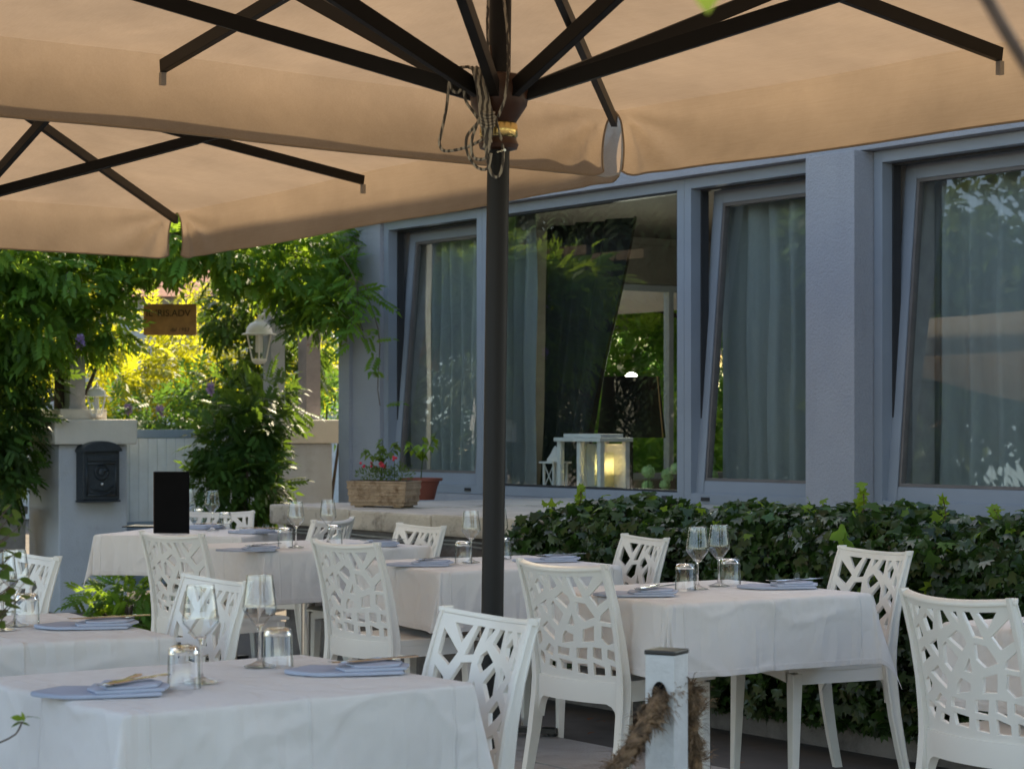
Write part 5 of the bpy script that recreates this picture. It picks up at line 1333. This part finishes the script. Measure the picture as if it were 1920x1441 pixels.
def napkin_mesh():
    mbx = MB()
    def slab(poly, z0, th, wav, seed):
        rs = random.Random(seed); n = len(poly); c = (sum(p[0] for p in poly) / n, sum(p[1] for p in poly) / n)
        rings = []
        V = []; Fs = []
        lv = [(1.0, 0.25), (1.005, 0.5), (0.997, 0.78), (0.975, 0.95), (0.8, 1.0), (0.5, 1.0), (0.2, 1.0)]
        V += [(c[0] + (p[0] - c[0]) * 0.985, c[1] + (p[1] - c[1]) * 0.985, z0) for p in poly]
        for k, h in lv:
            for p in poly:
                x_, y_ = c[0] + (p[0] - c[0]) * k, c[1] + (p[1] - c[1]) * k
                V.append((x_, y_, z0 + th * h + wav * math.sin(x_ * 38 + seed) * math.cos(y_ * 31 + seed) * (h > 0.9)))
        V.append((c[0], c[1], z0 + th))
        R_ = len(lv) + 1
        for r_ in range(R_ - 1):
            for i in range(n): Fs.append((r_ * n + i, r_ * n + (i + 1) % n, (r_ + 1) * n + (i + 1) % n, (r_ + 1) * n + i))
        for i in range(n): Fs.append(((R_ - 1) * n + i, (R_ - 1) * n + (i + 1) % n, R_ * n))
        Fs.append(tuple(range(n - 1, -1, -1)))
        mbx.add(V, Fs)
    def rnd(pts, seg=8):
        out = []
        n = len(pts)
        for i in range(n):
            a_, b_ = Vector(pts[i]), Vector(pts[(i + 1) % n])
            for k in range(seg): out.append(tuple(a_.lerp(b_, k / seg)))
        return out
    arc = [(-0.145 + 0.06 * (1 - math.cos(R(t))) , 0.085 * -math.cos(R(t + 0)) if False else -0.085 + 0.17 * (t / 180)) for t in range(0, 181, 20)]
    left = [(-0.075 - 0.075 * math.sin(R(t)), -0.088 + 0.176 * t / 180) for t in range(0, 181, 15)][::-1]
    slab(rnd([(0.135, 0.08)] + left + [(0.05, -0.092), (0.12, -0.086)], 3), 0.0, 0.0085, 0.0014, 1)
    slab(rnd([(-0.02, -0.088), (0.05, -0.084), (0.128, -0.070), (0.148, 0.0), (0.132, 0.068), (-0.01, 0.062), (-0.032, -0.02)]), 0.0088, 0.0075, 0.0016, 4)
    slab(rnd([(0.005, -0.080), (0.06, -0.082), (0.115, -0.058), (0.132, 0.012), (0.112, 0.05), (0.01, 0.054), (-0.005, -0.01)]), 0.0164, 0.0065, 0.0018, 6)
    return mbx.mesh('napkin', M['napkin'], auto=60)
nap_me = napkin_mesh()
def strip(path, prof, thick=0.0022):
    """flat cutlery outline: path of (x, halfwidth, z)"""
    V = []; Fs = []; n = len(path)
    for x_, hw, z_ in path:
        V += [(x_, -hw, z_), (x_, hw, z_), (x_, hw * 0.8, z_ + thick), (x_, -hw * 0.8, z_ + thick)]
    for i in range(n - 1):
        for j in range(4): Fs.append((i * 4 + j, i * 4 + (j + 1) % 4, (i + 1) * 4 + (j + 1) % 4, (i + 1) * 4 + j))
    Fs.append((3, 2, 1, 0)); Fs.append(tuple((n - 1) * 4 + j for j in range(4)))
    return V, Fs
b = MB(); b.add(*strip([(-0.10, 0.0095, 0.003), (-0.094, 0.0105, 0.002), (-0.03, 0.0070, 0.0), (-0.01, 0.0045, 0.001), (0.035, 0.0035, 0.004), (0.055, 0.008, 0.002), (0.062, 0.0115, 0.0), (0.070, 0.0118, -0.001)], None))
for k in range(4):
    y0 = -0.0100 + k * 0.0067
    b.add([(x_, y0 + dy, z_ + dz) for x_, z_ in ((0.069, -0.001), (0.09, 0.0005), (0.108, 0.004)) for dy, dz in ((-0.0014, 0), (0.0014, 0), (0.0012, 0.0018), (-0.0012, 0.0018))],
          [(i * 4 + j, i * 4 + (j + 1) % 4, (i + 1) * 4 + (j + 1) % 4, (i + 1) * 4 + j) for i in range(2) for j in range(4)] + [(3, 2, 1, 0), (8, 9, 10, 11)])
fork_me = b.mesh('fork', M['steel'], auto=50)
b = MB(); b.add(*strip([(-0.115, 0.008, 0.0), (-0.11, 0.0105, 0.0), (-0.06, 0.0090, 0.0), (-0.005, 0.0065, 0.0), (0.0, 0.0085, 0.0005), (0.06, 0.0105, 0.001), (0.098, 0.0080, 0.001), (0.112, 0.002, 0.001)], None, 0.0025))
knife_me = b.mesh('knife', M['steel'], auto=50)

def put(me, loc, rz, label, cat, group, rx=0.0, ry=0.0):
    o = link(me.name.split('.')[0], me); o.location = loc; o.rotation_euler = (rx, ry, rz); return setp(o, label, cat, group)
def setting(tname, side, nap_px, flip=False):
    """napkin with fork and knife; nap_px: pixel of the napkin middle"""
    cx, cy, rot, w_, d_ = TB[tname]
    p = at(nap_px[0], nap_px[1], ZTOP + 0.008)
    rz = R(rot) - R(24) + (PI if False else 0) + random.uniform(-.06, .06)
    put(nap_me, (p.x, p.y, ZTOP + 0.001), rz, 'light blue napkin, %s' % side, 'napkin', 'light blue napkins')
    d1 = rz + R(62) + random.uniform(-.08, .08); d2 = rz + R(46) + random.uniform(-.08, .08)
    if flip: d1, d2 = rz + PI + R(25), rz + R(28)
    zc_ = ZTOP + 0.0262
    put(fork_me, (p.x + 0.03 * math.cos(rz) + 0.012, p.y + 0.03 * math.sin(rz), zc_), d1 + PI, 'steel fork on the napkin, %s' % side, 'fork', 'steel forks', ry=R(0))
    put(knife_me, (p.x + 0.045 * math.cos(rz) + 0.03, p.y + 0.045 * math.sin(rz) - 0.005, zc_ + 0.003), d2 + PI, 'steel knife on the napkin, %s' % side, 'knife', 'steel knives')
def glasses(tname, wines, tumbs, where):
    for (px, py), s_ in zip(wines, ('left', 'right')):
        p = at(px, py, ZTOP); put(wg_me, (p.x, p.y, ZTOP + 0.001), random.random() * 6, '%s wine glass of the pair on the %s' % (s_, where), 'wine glass', 'stemmed wine glasses')
    for (px, py), s_ in zip(tumbs, ('left', 'right')):
        p = at(px, py, ZTOP); put(tg_me, (p.x, p.y, ZTOP + 0.001), random.random() * 6, 'upturned %s tumbler on the %s' % (s_, where), 'tumbler', 'upturned tumblers')
setting('near', 'left place of the near table', (190, 1293)); setting('near', 'right place of the near table', (652, 1253), True)
glasses('near', [(376, 1279), (487, 1249)], [(345, 1290), (521, 1250)], 'near lower left table')
setting('right', 'left place of the right table', (1192, 1111)); setting('right', 'right place of the right table', (1458, 1097), True)
glasses('right', [(1308, 1104), (1348, 1098)], [(1285, 1106), (1370, 1095)], 'table in front of the hedge')
setting('mid', 'left place of the middle table', (785, 1056)); setting('mid', 'right place of the middle table', (1025, 1048), True)
glasses('mid', [(883, 1054), (935, 1047)], [(869, 1056), (943, 1047)], 'middle table by the pole')
setting('back', 'left place of the back table', (465, 1029)); setting('back', 'right place of the back table', (693, 1020), True)
glasses('back', [(555, 1026), (615, 1021)], [(535, 1026), (628, 1020)], 'back table below the trough')
setting('far', 'right place of the far left table', (468, 996)); setting('far', 'back place of the far left table', (375, 988), True)
glasses('far', [(398, 994), (352, 990)], [(422, 991), (372, 984)], 'far left table beside the menu')
setting('left', 'right place of the table cut by the left edge', (163, 1170), True)
glasses('left', [(28, 1172), (5, 1180)], [(50, 1173), (-40, 1190)], 'table cut by the left edge')
setting('edge', 'left place of the table cut by the right edge', (1990, 1172))
# menus
p = at(322, 1000, ZTOP)
mn = empty('menu_stand', (p.x, p.y, ZTOP + 0.001), R(-8), 'tall matt black menu board standing upright on the far left table', 'menu')
MB().box((0, 0, 0.168), (0.196, 0.012, 0.335)).build('menu_cover', M['black'], mn, bevel=0.002)
MB().box((0, 0.045, 0.10), (0.10, 0.09, 0.004)).build('back_strut', M['black'], mn)
MB().span((-0.197 / 2 - 0.003, -0.0062, 0.002), (-0.197 / 2 + 0.0005, 0.0062, 0.334)).build('leather_spine', M['hubwood'], mn)
p = at(275, 988, ZTOP)
m2 = empty('open_menu', (p.x, p.y, ZTOP + 0.001), R(-8), 'thin menu folder lying flat beside the upright black menu', 'menu')
MB().box((0, 0, 0.004), (0.24, 0.17, 0.006)).build('menu_cover', M['black'], m2)
MB().box((0.01, 0, 0.009), (0.20, 0.15, 0.003)).build('page', M['paper'], m2)

# ------------------------------------------------------------------ post with frayed rope
pp = at(1250, 1216, 0.86)
rp = empty('rope_post', (pp.x, pp.y, 0), R(60), 'square galvanised barrier post with black cap threaded by thick rope', 'post')
PWD = 0.068
b = MB(); b.box((0, 0, 0.425), (PWD, PWD, 0.85)); b.build('post_tube', M['post_alu'], rp, bevel=0.002)
b = MB(); b.box((0, 0, 0.855), (PWD + 0.004, PWD + 0.004, 0.010)); b.build('post_cap', M['blackmetal'], rp, bevel=0.003)
hzr = CAM_H - (1300 - 800) / FPX * pp.y
b = MB(); b.box((0, 0, 0.006), (0.16, 0.16, 0.010)); b.build('foot_plate', M['post_alu'], rp)
# hole: dark oval ring on the left face (local -x)
ring = MB()
Vr = []
for k in range(20):
    an = 2 * PI * k / 20; Vr.append((-PWD / 2 - 0.0012, 0.018 * math.cos(an), hzr + 0.030 * math.sin(an)))
ring.add(Vr, [tuple(range(20))]); ring.build('rope_hole', M['black'], rp)
rope = empty('barrier_rope', (pp.x, pp.y, hzr), 0, 'thick frayed brown hemp rope passing through the post', 'rope')
S2 = pp.y / FPX
def rpp(px, py, dy=0.0): return Vector(((px - 1250) * S2, dy, (1300 - py) * S2))
main = sm([rpp(1262, 1292, 0.0), rpp(1238, 1305, -0.035), rpp(1215, 1330, -0.07), rpp(1180, 1378, -0.13), rpp(1140, 1425, -0.20), rpp(1095, 1475, -0.28), rpp(1020, 1530, -0.42), rpp(900, 1560, -0.7)], 10)
right = sm([rpp(1262, 1294, 0.0), rpp(1298, 1298, 0.045), rpp(1302, 1330, 0.05), rpp(1303, 1380, 0.06), rpp(1309, 1430, 0.07), rpp(1325, 1500, 0.09), rpp(1380, 1600, 0.18)], 10)
def rope_build(path, r, nm):
    b = MB(); acc = 0
    for s_ in range(3):
        pts = []
        for i, p in enumerate(path):
            t = (path[min(i + 1, len(path) - 1)] - path[max(i - 1, 0)]).normalized(); x_ = t.cross(Vector((0, 1, 0.2))).normalized(); y_ = t.cross(x_)
            an = i * 0.55 + s_ * 2 * PI / 3
            pts.append(p + (x_ * math.cos(an) + y_ * math.sin(an)) * r * 0.5)
        b.tube(pts, r * 0.58, 8)
    b.build(nm, M['hemp'], rope, smooth=True)
    V = []; Fs = []
    for tuft in range(300 if r > 0.015 else 170):          # frayed tufts of fibre
        i = random.randrange(1, len(path) - 1); p = path[i].lerp(path[i + 1], random.random()); t = (path[i + 1] - path[i]).normalized()
        rd = Vector((random.gauss(0, 1), random.gauss(0, 1), random.gauss(0, 1))); rd = (rd - t * rd.dot(t)).normalized()
        wild = random.random() ** 3; dr = (rd * random.uniform(0.25, 0.9) + t * random.uniform(-1, 1) + Vector((0, 0, -0.5))).normalized()
        for q in range(random.randint(10, 34)):
            jt = Vector((random.gauss(0, 1), random.gauss(0, 1), random.gauss(0, 1)))
            a0 = p + rd * r * random.uniform(0.5, 1.0) + jt * 0.0025
            L_ = random.uniform(0.5, 1.1) * (0.010 + 0.028 * wild)
            a1 = a0 + (dr + jt * 0.28).normalized() * L_; a2 = a1 + (dr + Vector((0, 0, -0.8)) + jt * 0.4).normalized() * L_ * 0.5
            w__ = dr.cross(rd + jt * 0.1).normalized() * random.uniform(0.0005, 0.0013)
            k = len(V); V += [a0 - w__, a0 + w__, a1 + w__, a1 - w__, a2]; Fs += [(k, k + 1, k + 2, k + 3), (k + 3, k + 2, k + 4)]
    o = MB().add(V, Fs).build('frayed_fibre', M['hemp'], rope); o['kind'] = 'stuff'
rope_build(main, 0.0155, 'rope_strand'); rope_build(right, 0.012, 'rope_strand')

# ------------------------------------------------------------------ near greenery at the picture's edges
def oval_leaf_mesh():
    V = [(0, 0, 0)]; Fs = []
    n = 7
    for i in range(1, n):
        t = i / n; w_ = 0.5 * math.sin(PI * t ** 0.85) * 0.66
        V += [(-w_, t, 0.10 * w_ + -0.18 * t * t), (0, t, -0.18 * t * t), (w_, t, 0.10 * w_ - 0.18 * t * t)]
    V.append((0, 1.0, -0.2))
    Fs += [(0, 2, 1), (0, 3, 2)]
    for i in range(n - 2):
        a_ = 1 + i * 3; Fs += [(a_, a_ + 1, a_ + 4, a_ + 3), (a_ + 1, a_ + 2, a_ + 5, a_ + 4)]
    a_ = 1 + (n - 2) * 3; e_ = len(V) - 1; Fs += [(a_, a_ + 1, e_), (a_ + 1, a_ + 2, e_)]
    me = MB().add(V, Fs).mesh('leaf', M['bush'], smooth=True)
    at_ = me.attributes.new('tone', 'FLOAT', 'POINT'); at_.data.foreach_set('value', [0.5] * len(me.vertices))
    return me
leaf_me = oval_leaf_mesh()
leaf_pal = leaf_me.copy(); leaf_pal.materials.clear(); leaf_pal.materials.append(M['hedgetip'])
leaf_blur = leaf_me.copy(); leaf_blur.materials.clear(); leaf_blur.materials.append(M['bush'])
def add_leaf(parent, loc, direction, size, me=None):
    o = link('leaf', me or leaf_me, parent); d = Vector(direction).normalized()
    q = d.to_track_quat('Y', 'Z'); o.rotation_mode = 'QUATERNION'; o.rotation_quaternion = q @ Euler((0, random.uniform(-0.8, 0.8), 0)).to_quaternion()
    o.location = loc; o.scale = (size, size, size)
Yb = 4.6
c0 = atY(-60, 1100, Yb)
sb = empty('leafy_shrub', (c0.x, c0.y, 0), 0, 'dark green oval-leaved shrub poking in at the left edge before the tables', 'shrub')
random.seed(5)
tips = [(30, 955), (40, 985), (18, 1005), (30, 1035), (15, 1060), (36, 1085), (30, 1120), (45, 1115), (12, 1150), (20, 1100), (5, 980), (5, 1030), (8, 1090), (22, 945), (3, 1125)]
b = MB()
root = Vector((0, 0, 0.02))
for tx, ty in tips:
    tp0 = atY(tx, ty, Yb + random.uniform(-.06, .06)) - sb.location
    st = Vector((random.uniform(-.06, 0.0), random.uniform(-.05, .05), tp0.z - random.uniform(0.06, 0.14)))
    b.tube([root, Vector((st.x * .5, 0, st.z * .6)), st, tp0], [0.006, 0.004, 0.003, 0.0012], 5)
    for k in range(5):
        t = 0.35 + 0.65 * k / 4; p = st.lerp(tp0, t); an = random.uniform(0, 6)
        add_leaf(sb, p, (math.cos(an) * 0.8 + 0.35, math.sin(an) * 0.8, random.uniform(-.5, .35)), random.uniform(0.026, 0.042))
b.build('stem', M['twig'], sb)
tw = atY(0, 1391, 4.1)
br = empty('leafy_twig', (tw.x - 0.12, tw.y, tw.z - 0.05), 0, 'single thin twig with four round leaves at the lower left corner', 'twig')
b = MB(); q0 = Vector((0, 0, 0)); pts = [Vector((-0.25, 0, -0.14)), q0] + [atY(x_, y_, 4.1) - br.location for x_, y_ in ((0, 1391), (22, 1380), (32, 1372), (42, 1352))]
b.tube(sm(pts, 5), 0.0018, 6); b.build('stem', M['twig'], br)
for (x_, y_, dx_, dz_, sz, mm) in ((44, 1352, 0.0, 1.0, 0.020, leaf_pal), (48, 1344, 1.0, 0.15, 0.032, leaf_me), (43, 1348, -1.0, 0.35, 0.024, leaf_pal), (42, 1352, -0.9, -0.3, 0.024, leaf_me), (40, 1354, 1.0, -0.2, 0.018, leaf_me)):
    add_leaf(br, atY(x_, y_, 4.1) - br.location, (dx_, random.uniform(-.3, .1), dz_), sz, mm)
# blurred branch and leaf very close to the lens, from a tree over the photographer
q = atY(1925, 120, 1.6)
nb_ = empty('overhanging_branch', (q.x, q.y, q.z), 0, 'out of focus brown branch crossing the upper right corner', 'branch')
MB().tube([atY(1800, -160, 1.6) - nb_.location, atY(1835, -30, 1.6) - nb_.location, atY(1880, 50, 1.6) - nb_.location, atY(1935, 140, 1.6) - nb_.location, atY(2010, 200, 1.6) - nb_.location], 0.0052, 8).build('stem', M['twig'], nb_, smooth=True)
q = atY(1330, -120, 1.7)
lf = empty('overhanging_leaf_spray', (q.x, q.y, q.z), 0, 'blurred bright green leaf tips hanging into the top edge', 'leaves')
MB().tube([(0.02, 0, 0.03), (0, 0, 0), (-0.005, 0, -0.03)], 0.001, 5).build('stem', M['twig'], lf)
add_leaf(lf, (-0.002, 0, -0.028), (0.0, 0.2, -1), 0.034, leaf_blur)
add_leaf(lf, (-0.012, 0, -0.022), (-0.75, 0.1, -0.75), 0.034, leaf_blur)
MB().tube([(0, 0, 0), (-0.012, 0, -0.022)], 0.001, 5).build('stem', M['twig'], lf)
# fallen leaves on the slabs
random.seed(9)
for k, (px, py) in enumerate([(1110, 1345), (1118, 1372), (1135, 1352), (1480, 1415), (1390, 1430)]):
    p = at(px, py, 0.03)
    o = link('fallen_leaf', leaf_me.copy()); o.data.materials.clear(); o.data.materials.append(M['deadleaf'])
    o.location = (p.x, p.y, 0.031); o.rotation_euler = (0.1, 0.1, random.random() * 6); o.scale = (0.05,) * 3
    setp(o, ['dry fallen leaf on the slabs, farthest one left of the post', 'dry fallen leaf on the slabs left of the rope', 'dry fallen leaf between chair legs near the post', 'dry fallen leaf on the slabs below the right table', 'dry fallen leaf right behind the post'][k], 'leaf', 'fallen leaves on the paving')
